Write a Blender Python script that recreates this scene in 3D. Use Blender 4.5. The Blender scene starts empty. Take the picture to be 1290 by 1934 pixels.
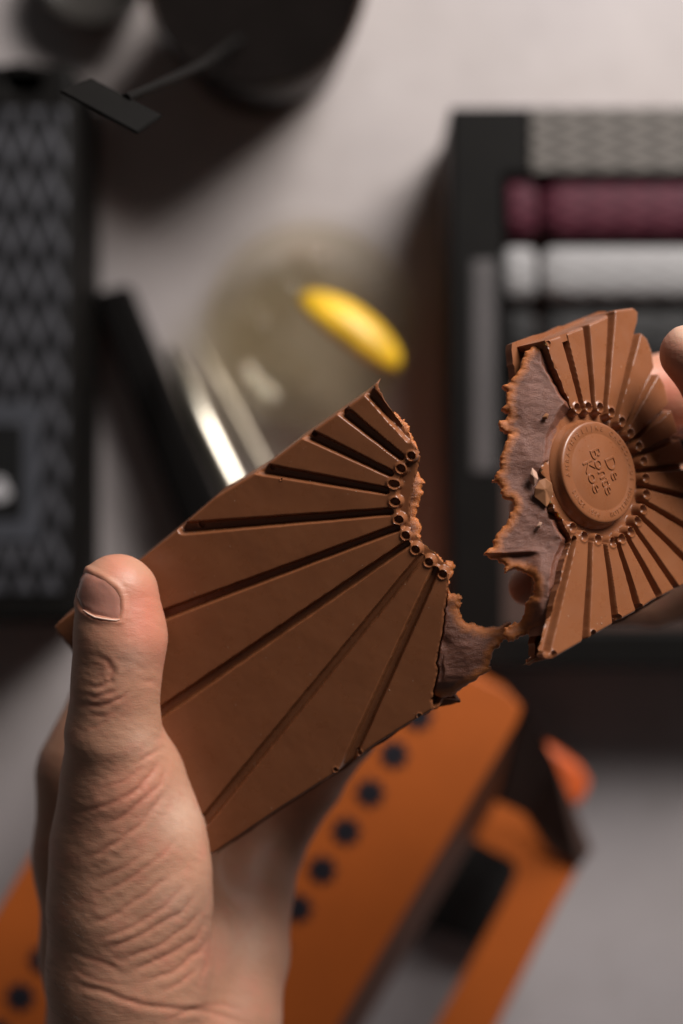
import bpy, bmesh, math, random
import numpy as np
from mathutils import Vector, Matrix
random.seed(7); rng = np.random.default_rng(7)
S = bpy.context.scene
COL = S.collection
R = math.radians

# ------------------------------------------------------------------ camera, light, exposure
CAMZ = 0.66
KX = .72 / 1934.0                       # metres per measured photo pixel at one metre from the lens
cam = bpy.data.cameras.new('camera'); camo = bpy.data.objects.new('camera', cam); COL.objects.link(camo)
camo.location = (0, 0, CAMZ); camo.rotation_euler = (0, 0, 0)
cam.sensor_fit = 'VERTICAL'; cam.sensor_height = 36; cam.sensor_width = 24; cam.lens = 50
cam.clip_start = .01; cam.clip_end = 50
cam.dof.use_dof = True; cam.dof.focus_distance = .3585; cam.dof.aperture_fstop = 3.7; cam.dof.aperture_blades = 0
S.camera = camo
W = bpy.data.worlds.new('World'); S.world = W; W.use_nodes = True
W.node_tree.nodes['Background'].inputs[0].default_value = (1.0, .96, .95, 1)
W.node_tree.nodes['Background'].inputs[1].default_value = .045
def area(name, loc, target, size, power, col, sy=None):
    l = bpy.data.lights.new(name, 'AREA'); l.energy = power; l.color = col
    l.shape = 'RECTANGLE'; l.size = size; l.size_y = sy or size
    o = bpy.data.objects.new(name, l); COL.objects.link(o); o.location = loc
    o.rotation_euler = (Vector(target) - Vector(loc)).to_track_quat('-Z', 'Y').to_euler()
    return o
area('key_softbox', (.47, .71, .65), (.04, .12, .16), .46, 19.5, (1.0, .945, .91))
S.view_settings.view_transform = 'Standard'; S.view_settings.look = 'None'
S.view_settings.exposure = 0; S.view_settings.gamma = 1
S.render.engine = 'CYCLES'; S.cycles.transparent_max_bounces = 32

# ------------------------------------------------------------------ measuring helpers
def ray(p):
    p = np.asarray(p, float)
    return np.stack([(p[..., 0] - 645) * KX, -(p[..., 1] - 967) * KX, -np.ones(p.shape[:-1])], -1)
ORG = np.array([0, 0, CAMZ])
def at(px, py, d):                      # point of the place measured on the photo at distance d below the lens
    return ORG + ray((px, py)) * d
class Plane:                            # a slab of chocolate has a local frame: e along, u across, n out of its face
    def __init__(s, o, n, edir):
        s.o = o; s.n = n / np.linalg.norm(n)
        e = np.asarray(edir, float); e = e - s.n * (e @ s.n); s.e = e / np.linalg.norm(e); s.u = np.cross(s.n, s.e)
    def loc(s, pts, off=0.0):           # photo points -> local mm on the plane offset by off mm
        r = ray(pts); o = s.o + s.n * off * .001
        t = ((o - ORG) @ s.n) / (r @ s.n); P = ORG + r * t[..., None] - s.o
        return np.stack([P @ s.e, P @ s.u], -1) * 1000
    def matrix(s):
        m = Matrix.Identity(4)
        for i in range(3):
            m[i][0] = s.e[i] * .001; m[i][1] = s.u[i] * .001; m[i][2] = s.n[i] * .001; m[i][3] = s.o[i]
        return m
def proj(P):
    d = CAMZ - P[:, 2]
    return np.stack([645 + P[:, 0] / d / KX, 967 - P[:, 1] / d / KX], -1)

# ------------------------------------------------------------------ object helpers
def tag(o, label=None, cat=None, group=None, kind=None):
    if label: o['label'] = label
    if cat: o['category'] = cat
    if group: o['group'] = group
    if kind: o['kind'] = kind
    return o
def empty(name, loc=(0, 0, 0), mat=None):
    o = bpy.data.objects.new(name, None); COL.objects.link(o); o.empty_display_size = .01
    if mat is not None: o.matrix_world = mat
    else: o.location = loc
    return o
def mesh_obj(name, V, F, m, parent=None, smooth=True, sharp=None):
    me = bpy.data.meshes.new(name)
    V = np.asarray(V, float)
    if isinstance(F, np.ndarray):
        n, k = F.shape
        me.vertices.add(len(V)); me.vertices.foreach_set('co', V.astype(np.float32).ravel())
        me.loops.add(n * k); me.loops.foreach_set('vertex_index', F.astype(np.int32).ravel())
        me.polygons.add(n); me.polygons.foreach_set('loop_start', (np.arange(n) * k).astype(np.int32))
        me.polygons.foreach_set('loop_total', np.full(n, k, np.int32))
        me.update(calc_edges=True); me.validate()
    else:
        me.from_pydata([tuple(v) for v in V], [], [tuple(f) for f in F]); me.update()
    me.polygons.foreach_set('use_smooth', [smooth] * len(me.polygons))
    if sharp: me.set_sharp_from_angle(angle=R(sharp))
    me.materials.append(m)
    o = bpy.data.objects.new(name, me); COL.objects.link(o)
    if parent: o.parent = parent
    return o
def attr(o, name, vals):
    a = o.data.attributes.new(name, 'FLOAT', 'POINT'); a.data.foreach_set('value', np.asarray(vals, np.float32))
def plate(name, loops, z0, z1, m, parent=None, bevel=.0006, offset=None, res=2):
    """flat panel with real thickness; loops = outer outline and holes as world xy"""
    c = bpy.data.curves.new(name, 'CURVE'); c.dimensions = '2D'; c.fill_mode = 'BOTH'
    for lp in loops:
        s = c.splines.new('POLY'); s.points.add(len(lp) - 1)
        for i, p in enumerate(lp): s.points[i].co = (p[0], p[1], 0, 1)
        s.use_cyclic_u = True
    h = (z1 - z0) / 2; b = min(bevel, h * .9)
    c.extrude = h - b; c.bevel_depth = b; c.bevel_resolution = res; c.offset = -b
    t = bpy.data.objects.new('t', c); COL.objects.link(t)
    bpy.context.view_layer.update()
    me = bpy.data.meshes.new_from_object(t.evaluated_get(bpy.context.evaluated_depsgraph_get()))
    bpy.data.objects.remove(t); me.name = name
    for v in me.vertices: v.co.z += (z0 + z1) / 2
    for p in me.polygons: p.use_smooth = True
    me.set_sharp_from_angle(angle=R(35))
    me.materials.clear(); me.materials.append(m)
    o = bpy.data.objects.new(name, me); COL.objects.link(o)
    if parent: o.parent = parent
    return o
def lathe(name, prof, m, parent=None, n=96, loc=(0, 0, 0), closed=False, sharp=40):
    V = []; F = []; k = len(prof)
    for i in range(n):
        a = 2 * math.pi * i / n
        for r, z in prof: V.append((loc[0] + r * math.cos(a), loc[1] + r * math.sin(a), loc[2] + z))
    for i in range(n):
        j = (i + 1) % n
        for q in range(k if closed else k - 1):
            q2 = (q + 1) % k
            F.append((i * k + q, j * k + q, j * k + q2, i * k + q2))
    o = mesh_obj(name, V, F, m, parent)
    bm = bmesh.new(); bm.from_mesh(o.data); bmesh.ops.remove_doubles(bm, verts=bm.verts, dist=1e-7)
    bmesh.ops.recalc_face_normals(bm, faces=bm.faces); bm.to_mesh(o.data); bm.free()
    o.data.set_sharp_from_angle(angle=R(sharp))
    return o
def tube(name, pts, radii, m, parent=None, n=16, flat=1.0):
    V = []; F = []; pts = [Vector(p) for p in pts]; k = len(pts)
    for i, p in enumerate(pts):
        d = (pts[min(i + 1, k - 1)] - pts[max(i - 1, 0)]).normalized()
        a = d.cross(Vector((0, 0, 1))); a.normalize(); b = d.cross(a)
        for j in range(n):
            t = 2 * math.pi * j / n
            V.append(p + a * radii[i] * math.cos(t) + b * radii[i] * flat * math.sin(t))
    for i in range(k - 1):
        for j in range(n):
            q = (j + 1) % n
            F.append((i * n + j, i * n + q, (i + 1) * n + q, (i + 1) * n + j))
    F.append(tuple(range(n))[::-1]); F.append(tuple(range((k - 1) * n, k * n)))
    o = mesh_obj(name, V, F, m, parent)
    bm = bmesh.new(); bm.from_mesh(o.data); bmesh.ops.recalc_face_normals(bm, faces=bm.faces); bm.to_mesh(o.data); bm.free()
    o.data.set_sharp_from_angle(angle=R(50))
    return o
def xy(pts, d): return [tuple(at(x, y, d)[:2]) for x, y in pts]
def rrect(x0, y0, x1, y1, r, d, n=6):
    c = [(x1 - r, y0 + r, -90), (x1 - r, y1 - r, 0), (x0 + r, y1 - r, 90), (x0 + r, y0 + r, 180)]
    out = []
    for cx, cy, a0 in c:
        for i in range(n + 1):
            a = R(a0 + 90 * i / n); out.append((cx + r * math.cos(a), cy + r * math.sin(a)))
    return xy(out, d)[::-1]

# ------------------------------------------------------------------ materials
class NT:
    def __init__(s, name):
        s.m = bpy.data.materials.new(name); s.m.use_nodes = True; s.t = s.m.node_tree; s.n = s.t.nodes
        s.b = s.n['Principled BSDF']
    def new(s, t, **k):
        x = s.n.new(t)
        for a, v in k.items(): setattr(x, a, v)
        return x
    def link(s, a, b): s.t.links.new(a, b)
    def coord(s, out='Object'):
        return s.new('ShaderNodeTexCoord').outputs[out]
    def noise(s, vec, scale, detail=4, rough=.55, dist=0):
        x = s.new('ShaderNodeTexNoise'); x.inputs['Scale'].default_value = scale; x.inputs['Detail'].default_value = detail
        x.inputs['Roughness'].default_value = rough; x.inputs['Distortion'].default_value = dist
        s.link(vec, x.inputs['Vector']); return x.outputs['Fac']
    def ramp(s, fac, stops):
        x = s.new('ShaderNodeValToRGB'); e = x.color_ramp.elements
        while len(e) < len(stops): e.new(.5)
        for i, (p, c) in enumerate(stops):
            e[i].position = p; e[i].color = (*c, 1) if len(c) == 3 else c
        s.link(fac, x.inputs[0]); return x.outputs[0]
    def mix(s, fac, a, b):
        x = s.new('ShaderNodeMix', data_type='RGBA')
        for v, i in ((fac, 0), (a, 6), (b, 7)):
            if hasattr(v, 'links'): s.link(v, x.inputs[i])
            elif i == 0: x.inputs[0].default_value = v
            else: x.inputs[i].default_value = (*v, 1)
        return x.outputs[2]
    def math(s, op, a, b=0.0, c=0.0, clamp=False):
        x = s.new('ShaderNodeMath', operation=op); x.use_clamp = clamp
        for i, v in enumerate((a, b, c)):
            if hasattr(v, 'links'): s.link(v, x.inputs[i])
            else: x.inputs[i].default_value = v
        return x.outputs[0]
    def attr(s, name):
        x = s.new('ShaderNodeAttribute'); x.attribute_name = name; return x.outputs['Fac']
    def bump(s, h, strength, dist, prev=None):
        x = s.new('ShaderNodeBump'); x.inputs['Strength'].default_value = strength; x.inputs['Distance'].default_value = dist
        s.link(h, x.inputs['Height'])
        if prev is not None: s.link(prev, x.inputs['Normal'])
        return x.outputs[0]
    def mapped(s, vec, scale, rot=(0, 0, 0)):
        x = s.new('ShaderNodeMapping'); x.inputs['Scale'].default_value = scale; x.inputs['Rotation'].default_value = rot
        s.link(vec, x.inputs['Vector']); return x.outputs[0]
    def set(s, **k):
        for a, v in k.items():
            i = s.b.inputs[a.replace('_', ' ')]
            if hasattr(v, 'links'): s.link(v, i)
            elif isinstance(v, tuple) and len(v) == 3 and i.type == 'RGBA': i.default_value = (*v, 1)
            else: i.default_value = v
        return s
def plain(name, col, rough=.5, metal=0, var=.15, scale=60, **k):
    t = NT(name); c = t.coord()
    n = t.noise(c, scale, 5)
    t.set(Base_Color=t.ramp(n, [(.3, tuple(x * (1 - var) for x in col)), (.7, tuple(x * (1 + var) for x in col))]),
          Roughness=rough, Metallic=metal, **k)
    t.set(Normal=t.bump(t.noise(c, scale * 12, 3), .15, .0003))
    return t.m
def zigzag(name, a, b, period, amp, pitch, axis='x', rough=.45):
    """printed / embossed chevron pattern, metres"""
    t = NT(name); c = t.new('ShaderNodeSeparateXYZ'); t.link(t.coord(), c.inputs[0])
    p, q = (c.outputs[0], c.outputs[1]) if axis == 'x' else (c.outputs[1], c.outputs[0])
    tri = t.math('PINGPONG', p, period / 2)
    y = t.math('ADD', q, t.math('MULTIPLY', tri, amp / (period / 2)))
    st = t.math('PINGPONG', y, pitch / 2)
    f = t.math('MULTIPLY', st, 2 / pitch)
    k = t.ramp(f, [(.50, (0, 0, 0)), (.80, (1, 1, 1))])
    t.set(Base_Color=t.mix(k, a, b), Roughness=rough, Specular_IOR_Level=.22, Normal=t.bump(k, .5, .0006))
    return t.m
def choc(name, dark, light, rough=.33):
    t = NT(name); c = t.coord()                     # object space is in millimetres on the bars
    base = t.mix(t.noise(c, .09, 4), dark, light)
    dust = t.ramp(t.noise(c, 2.2, 3, .6), [(.66, (0, 0, 0)), (.76, (1, 1, 1))])
    dm = t.math('MULTIPLY', dust, t.ramp(t.noise(c, .16, 3), [(.50, (0, 0, 0)), (.72, (.32,) * 3)]))
    v = t.new('ShaderNodeTexVoronoi'); v.inputs['Scale'].default_value = .42; t.link(c, v.inputs['Vector'])
    spot = t.math('LESS_THAN', v.outputs['Distance'], .05)
    spot = t.math('MULTIPLY', spot, t.math('GREATER_THAN', t.noise(c, .33, 1), .56))
    col = t.mix(dm, base, (.42, .27, .18)); col = t.mix(spot, col, (.50, .36, .27))
    rn = t.ramp(t.noise(c, .22, 5, .6), [(.3, (rough - .07,) * 3), (.75, (rough + .13,) * 3)])
    n1 = t.bump(t.noise(c, .06, 1), .35, .0008)
    scr = t.noise(t.mapped(c, (.25, 6, 1), (0, 0, .6)), 1, 2)
    n2 = t.bump(scr, .10, .00003, n1)
    n3 = t.bump(t.noise(c, 3.5, 4, .6), .12, .00008, n2)
    t.set(Base_Color=col, Roughness=rn, Normal=n3, Subsurface_Weight=.12, Subsurface_Scale=.0012, Specular_IOR_Level=.42)
    t.b.inputs['Subsurface Radius'].default_value = (1, .5, .25)
    return t.m
M = {}
M['choc'] = choc('milk_chocolate', (.172, .059, .023), (.228, .085, .035), .30)
M['dust'] = plain('pale_chocolate_dust', (.34, .20, .135), .6, scale=1)
M['break'] = choc('broken_chocolate', (.25, .12, .075), (.33, .17, .11), .55)
def caramel():
    t = NT('soft_caramel'); c = t.coord()
    e = t.attr('edge')
    n = t.noise(c, .8, 5, .65)
    f = t.ramp(t.math('ADD', e, t.math('MULTIPLY', t.math('SUBTRACT', n, .5), .5)), [(.30, (0, 0, 0)), (.80, (1, 1, 1))])
    skin = t.mix(t.noise(c, .35, 5, .6), (.112, .039, .022), (.195, .074, .044))
    org = t.mix(t.noise(c, 1.3, 3), (.30, .085, .020), (.52, .17, .04))
    col = t.mix(f, skin, org)
    w = t.noise(t.mapped(c, (.9, 2.6, 1), (0, 0, .25)), 1.5, 6, .7, .5)
    b1 = t.bump(w, .4, .00025); b2 = t.bump(t.noise(t.mapped(c, (1.6, 3.2, 1), (0, 0, .3)), 1.6, 3, .75), 1.0, .00022, b1)
    t.set(Base_Color=col, Roughness=.38, Normal=b2, Subsurface_Weight=.22, Subsurface_Scale=.0015, Specular_IOR_Level=.5)
    t.b.inputs['Subsurface Radius'].default_value = (1, .4, .12)
    return t.m
M['caramel'] = caramel()
def skin():
    t = NT('skin'); c = t.coord()
    bl = t.attr('blush'); pale = t.attr('pale')
    n = t.noise(c, 55, 5, .6)
    base = t.mix(n, (.37, .178, .108), (.47, .250, .162))
    red = t.math('MULTIPLY', bl, .85, clamp=True)
    col = t.mix(red, base, (.50, .165, .105))
    col = t.mix(t.math('MULTIPLY', pale, .6, clamp=True), col, (.72, .50, .38))
    blot = t.ramp(t.noise(c, 140, 4, .6), [(.50, (0, 0, 0)), (.72, (.35,) * 3)])
    col = t.mix(blot, col, (.55, .19, .13))
    mott = t.ramp(t.noise(c, 420, 3, .6), [(.40, (0, 0, 0)), (.75, (.22,) * 3)])
    col = t.mix(mott, col, (.38, .18, .11))
    w = t.noise(t.mapped(c, (170, 620, 400), (0, 0, R(28))), 1, 5, .65, .4)
    b = t.bump(w, .16, .0004)
    fl = t.noise(t.mapped(c, (260, 1500, 700), (0, 0, R(30))), 1, 4, .6, .3)
    b = t.bump(fl, .35, .00018, b)
    v = t.new('ShaderNodeTexVoronoi', feature='DISTANCE_TO_EDGE'); v.inputs['Scale'].default_value = 1
    t.link(t.mapped(c, (900, 1700, 1200), (0, 0, R(35))), v.inputs['Vector'])
    b = t.bump(v.outputs['Distance'], .14, .0002, b)
    b = t.bump(t.noise(c, 2600, 2), .25, .00012, b)
    t.set(Base_Color=col, Roughness=.50, Normal=b, Subsurface_Weight=.22, Subsurface_Scale=.004, Specular_IOR_Level=.42)
    t.b.inputs['Subsurface Radius'].default_value = (1, .35, .2)
    return t.m
M['skin'] = skin()
M['nail'] = plain('fingernail', (.34, .155, .115), .16, Subsurface_Weight=.2, Subsurface_Scale=.002, var=.08, scale=90)
M['hair'] = plain('hair', (.03, .018, .012), .5)
M['cuticle'] = plain('cuticle', (.70, .46, .36), .5, var=.1, scale=200)
def table_mat():
    t = NT('concrete_table'); c = t.coord()
    a = t.ramp(t.noise(c, 6, 8, .62, .4), [(.30, (.27, .238, .226)), (.55, (.36, .322, .308)), (.75, (.42, .382, .368))])
    b = t.mix(t.ramp(t.noise(c, 2.2, 3), [(.4, (0, 0, 0)), (.65, (.6,) * 3)]), a, (.40, .37, .39))
    col = t.mix(t.ramp(t.noise(c, 38, 5), [(.55, (0, 0, 0)), (.72, (.3,) * 3)]), b, (.25, .22, .20))
    t.set(Base_Color=col, Roughness=.6, Normal=t.bump(t.noise(c, 60, 8, .65), .3, .0015))
    return t.m
M['table'] = table_mat()
M['black_card'] = plain('black_card', (.0042, .0037, .0033), .6, Specular_IOR_Level=.10)
M['black_soft'] = plain('charcoal_card', (.010, .009, .0085), .7)
M['black_matte'] = plain('black_matte', (.0035, .003, .0028), .7, Specular_IOR_Level=.06)
M['black_gloss'] = plain('black_gloss', (.010, .010, .010), .22)
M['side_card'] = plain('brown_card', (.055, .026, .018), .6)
M['zig_dark'] = zigzag('dark_zigzag', (.008, .008, .009), (.062, .062, .070), .011, .013, .0187, 'x', .5)
M['zig_black'] = zigzag('black_zigzag', (.007, .007, .007), (.018, .017, .017), .0065, .010, .0136, 'y', .6)
M['zig_beige'] = zigzag('beige_zigzag', (.065, .058, .052), (.15, .136, .122), .0063, .010, .0136, 'y', .6)
M['zig_wine'] = zigzag('wine_zigzag', (.045, .005, .013), (.085, .016, .028), .0065, .010, .0136, 'y', .6)
M['zig_silver'] = zigzag('silver_zigzag', (.24, .235, .235), (.25, .245, .245), .0065, .010, .0136, 'y', .6)
M['label_grey'] = plain('label_grey', (.030, .027, .027), .6)
M['grey_print'] = plain('grey_print', (.085, .076, .076), .55)
M['blue_grey'] = plain('blue_grey_print', (.040, .042, .050), .5)
M['white_print'] = plain('white_print', (.36, .35, .36), .5)
M['orange_card'] = plain('orange_card', (.40, .088, .009), .55, var=.07, scale=30)
M['shaded_orange'] = plain('shaded_orange_card', (.10, .030, .010), .6)  # orange card with the slanted wall's shade put into its colour
M['orange_bright'] = plain('orange_bright', (.52, .085, .012), .55)
M['navy'] = plain('dark_motif_print', (.010, .009, .014), .5)
M['steel'] = plain('brushed_steel', (.50, .46, .38), .30, 1.0)
M['steel_dull'] = plain('dull_steel', (.22, .19, .15), .42, 1.0)
M['dark_metal'] = plain('dark_metal', (.0045, .0040, .0036), .6, 0, Specular_IOR_Level=.05)
M['coffee'] = plain('black_coffee', (.006, .0045, .004), .12)
M['grey_ceramic'] = plain('grey_glaze', (.030, .027, .024), .3)
def glass(name, col, rough=.02, alpha=1.0):
    t = NT(name); tr = t.new('ShaderNodeBsdfTransparent'); tr.inputs[0].default_value = (*col, 1)
    gl_ = t.new('ShaderNodeBsdfGlossy'); gl_.inputs['Roughness'].default_value = rough; lw = t.new('ShaderNodeLayerWeight'); lw.inputs[0].default_value = .5; fac = t.math('MULTIPLY_ADD', t.math('POWER', lw.outputs['Facing'], 4), .35 * alpha, .03)
    mx = t.new('ShaderNodeMixShader'); t.link(fac, mx.inputs[0]); t.link(tr.outputs[0], mx.inputs[1]); t.link(gl_.outputs[0], mx.inputs[2])
    t.link(mx.outputs[0], t.n['Material Output'].inputs[0]); return t.m
M['glass'] = glass('clear_glass', (.985, .98, .96), .06)
M['water'] = glass('pale_liquid', (.92, .90, .84), .12)
M['ice'] = glass('clear_ice', (.96, .95, .92), .1, 1)
M['smoke_glass'] = glass('smoked_glass', (.42, .36, .33), .08)

# ------------------------------------------------------------------ table top
t = plate('table_top', [[(-1.2, -1.2), (1.2, -1.2), (1.2, 1.4), (-1.2, 1.4)]], -.03, 0, M['table']); tag(t, kind='structure')

# ------------------------------------------------------------------ height-field slabs (chocolate and caramel)
def seg_dist(P, A, B):
    d = B - A; L = (d * d).sum(-1) + 1e-12
    t = np.clip(((P - A) @ d) / L, 0, 1)
    return np.linalg.norm(P - A - t[:, None] * d, axis=1), t
def poly_dist(P, poly, closed=True, near=False):
    best = np.full(len(P), 1e9); pt = P.copy(); n = len(poly)
    for i in range(n if closed else n - 1):
        A, B = poly[i], poly[(i + 1) % n]; d = B - A; L = (d * d).sum() + 1e-12
        t = np.clip(((P - A) @ d) / L, 0, 1); Q = A + t[:, None] * d
        dd = ((P - Q) ** 2).sum(1); m = dd < best
        best[m] = dd[m]; pt[m] = Q[m]
    return (np.sqrt(best), pt) if near else np.sqrt(best)
def inside(P, poly):
    c = np.zeros(len(P), bool); n = len(poly)
    for i in range(n):
        x0, y0 = poly[i]; x1, y1 = poly[(i + 1) % n]
        m = (y0 > P[:, 1]) != (y1 > P[:, 1])
        if abs(y1 - y0) < 1e-12: continue
        c ^= m & (P[:, 0] < (x1 - x0) * (P[:, 1] - y0) / (y1 - y0) + x0)
    return c
def fractal(pts, amp, levels, seed, closed=False):
    r = np.random.default_rng(seed); p = [np.array(q, float) for q in pts]
    for l in range(levels):
        o = []; n = len(p)
        for i in range(n if closed else n - 1):
            a, b = p[i], p[(i + 1) % n]; d = b - a; L = np.linalg.norm(d)
            nrm = np.array([-d[1], d[0]]) / (L + 1e-9)
            o += [a, (a + b) / 2 + nrm * r.normal() * min(amp, L * .22) + d * r.uniform(-.12, .12)]
        if not closed: o.append(p[-1])
        p = o; amp *= .62
    return np.array(p)
def vnoise(X, Y, scale, seed):
    r = np.random.default_rng(seed); G = r.uniform(-1, 1, (256, 256))
    x = X / scale + 100; y = Y / scale + 100; xi = np.floor(x).astype(int); yi = np.floor(y).astype(int)
    fx = x - xi; fy = y - yi; fx = fx * fx * (3 - 2 * fx); fy = fy * fy * (3 - 2 * fy)
    g = lambda a, b: G[a % 256, b % 256]
    return (g(xi, yi) * (1 - fx) + g(xi + 1, yi) * fx) * (1 - fy) + (g(xi, yi + 1) * (1 - fx) + g(xi + 1, yi + 1) * fx) * fy
def sstep(x, a, b):
    t = np.clip((x - a) / (b - a), 0, 1); return t * t * (3 - 2 * t)
def heightfield(poly, hfun, step):
    lo = poly.min(0) - step; hi = poly.max(0) + step
    nx = int((hi[0] - lo[0]) / step) + 2; ny = int((hi[1] - lo[1]) / step) + 2
    X, Y = np.meshgrid(lo[0] + np.arange(nx) * step, lo[1] + np.arange(ny) * step, indexing='ij')
    P = np.stack([X.ravel(), Y.ravel()], -1); ins = inside(P, poly)
    I = ins.reshape(nx, ny)
    cell = I[:-1, :-1] | I[1:, :-1] | I[:-1, 1:] | I[1:, 1:]
    ci, cj = np.nonzero(cell); idx = lambda i, j: i * ny + j
    F = np.stack([idx(ci, cj), idx(ci + 1, cj), idx(ci + 1, cj + 1), idx(ci, cj + 1)], -1)
    used = np.unique(F); out = used[~ins[used]]
    _, q = poly_dist(P[out], poly, near=True); P[out] = q
    rm = np.full(len(P), -1); rm[used] = np.arange(len(used)); F = rm[F]; P = P[used]
    Z = hfun(P)
    return P, Z, F
def boundary(F):
    E = np.concatenate([F[:, [0, 1]], F[:, [1, 2]], F[:, [2, 3]], F[:, [3, 0]]])
    k = np.minimum(E[:, 0], E[:, 1]).astype(np.int64) * 10000000 + np.maximum(E[:, 0], E[:, 1])
    _, inv, cnt = np.unique(k, return_inverse=True, return_counts=True)
    return E[cnt[inv] == 1]
def skirted(name, P, Z, F, bedges, depth, out, m, parent, at_=None, sharp=48):
    """surface faces F plus a wall below every outer boundary edge; depth / out are per-vertex"""
    used = np.unique(F); mp = np.full(len(P), -1); mp[used] = np.arange(len(used))
    V = np.c_[P[used], Z[used]]; Fs = mp[F]; n0 = len(V)
    sel = bedges[(mp[bedges[:, 0]] >= 0) & (mp[bedges[:, 1]] >= 0)]
    if len(sel):
        bu = np.unique(sel); m2 = np.full(len(P), -1)
        k = 3; rows = []
        for r_ in range(k):
            f = (r_ + 1) / k
            z = np.minimum(Z[bu] - .02, Z[bu] * (1 - f) - depth[bu] * f)
            rows.append(np.c_[P[bu] + out[bu] * f, z])
        V = np.concatenate([V] + rows)
        for i, b in enumerate(bu): m2[b] = i
        nb = len(bu); a, b = sel[:, 0], sel[:, 1]
        tops = (mp[a], mp[b])
        for r_ in range(k):
            bot = (n0 + r_ * nb + m2[a], n0 + r_ * nb + m2[b])
            Fs = np.concatenate([Fs, np.stack([tops[1], tops[0], bot[0], bot[1]], -1)]); tops = bot
    o = mesh_obj(name, V, Fs, m, parent); o.data.set_sharp_from_angle(angle=R(sharp))
    if at_ is not None:
        vals = np.concatenate([at_[used], np.ones(len(V) - n0)]); attr(o, 'edge', vals)
    return o
def prism(name, poly, z0, z1, m, parent, attr1=None, sharp=35):
    n = len(poly); V = [(p[0], p[1], z1) for p in poly] + [(p[0], p[1], z0) for p in poly]
    a = sum(poly[i][0] * poly[(i + 1) % n][1] - poly[(i + 1) % n][0] * poly[i][1] for i in range(n))
    if a < 0: poly = poly[::-1]; V = [(p[0], p[1], z1) for p in poly] + [(p[0], p[1], z0) for p in poly]
    F = [tuple(range(n)), tuple(range(2 * n - 1, n - 1, -1))] + [(i, i + n, (i + 1) % n + n, (i + 1) % n) for i in range(n)]
    o = mesh_obj(name, V, F, m, parent); o.data.set_sharp_from_angle(angle=R(sharp))
    if attr1 is not None: attr(o, 'edge', [attr1] * len(o.data.vertices))
    return o

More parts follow.
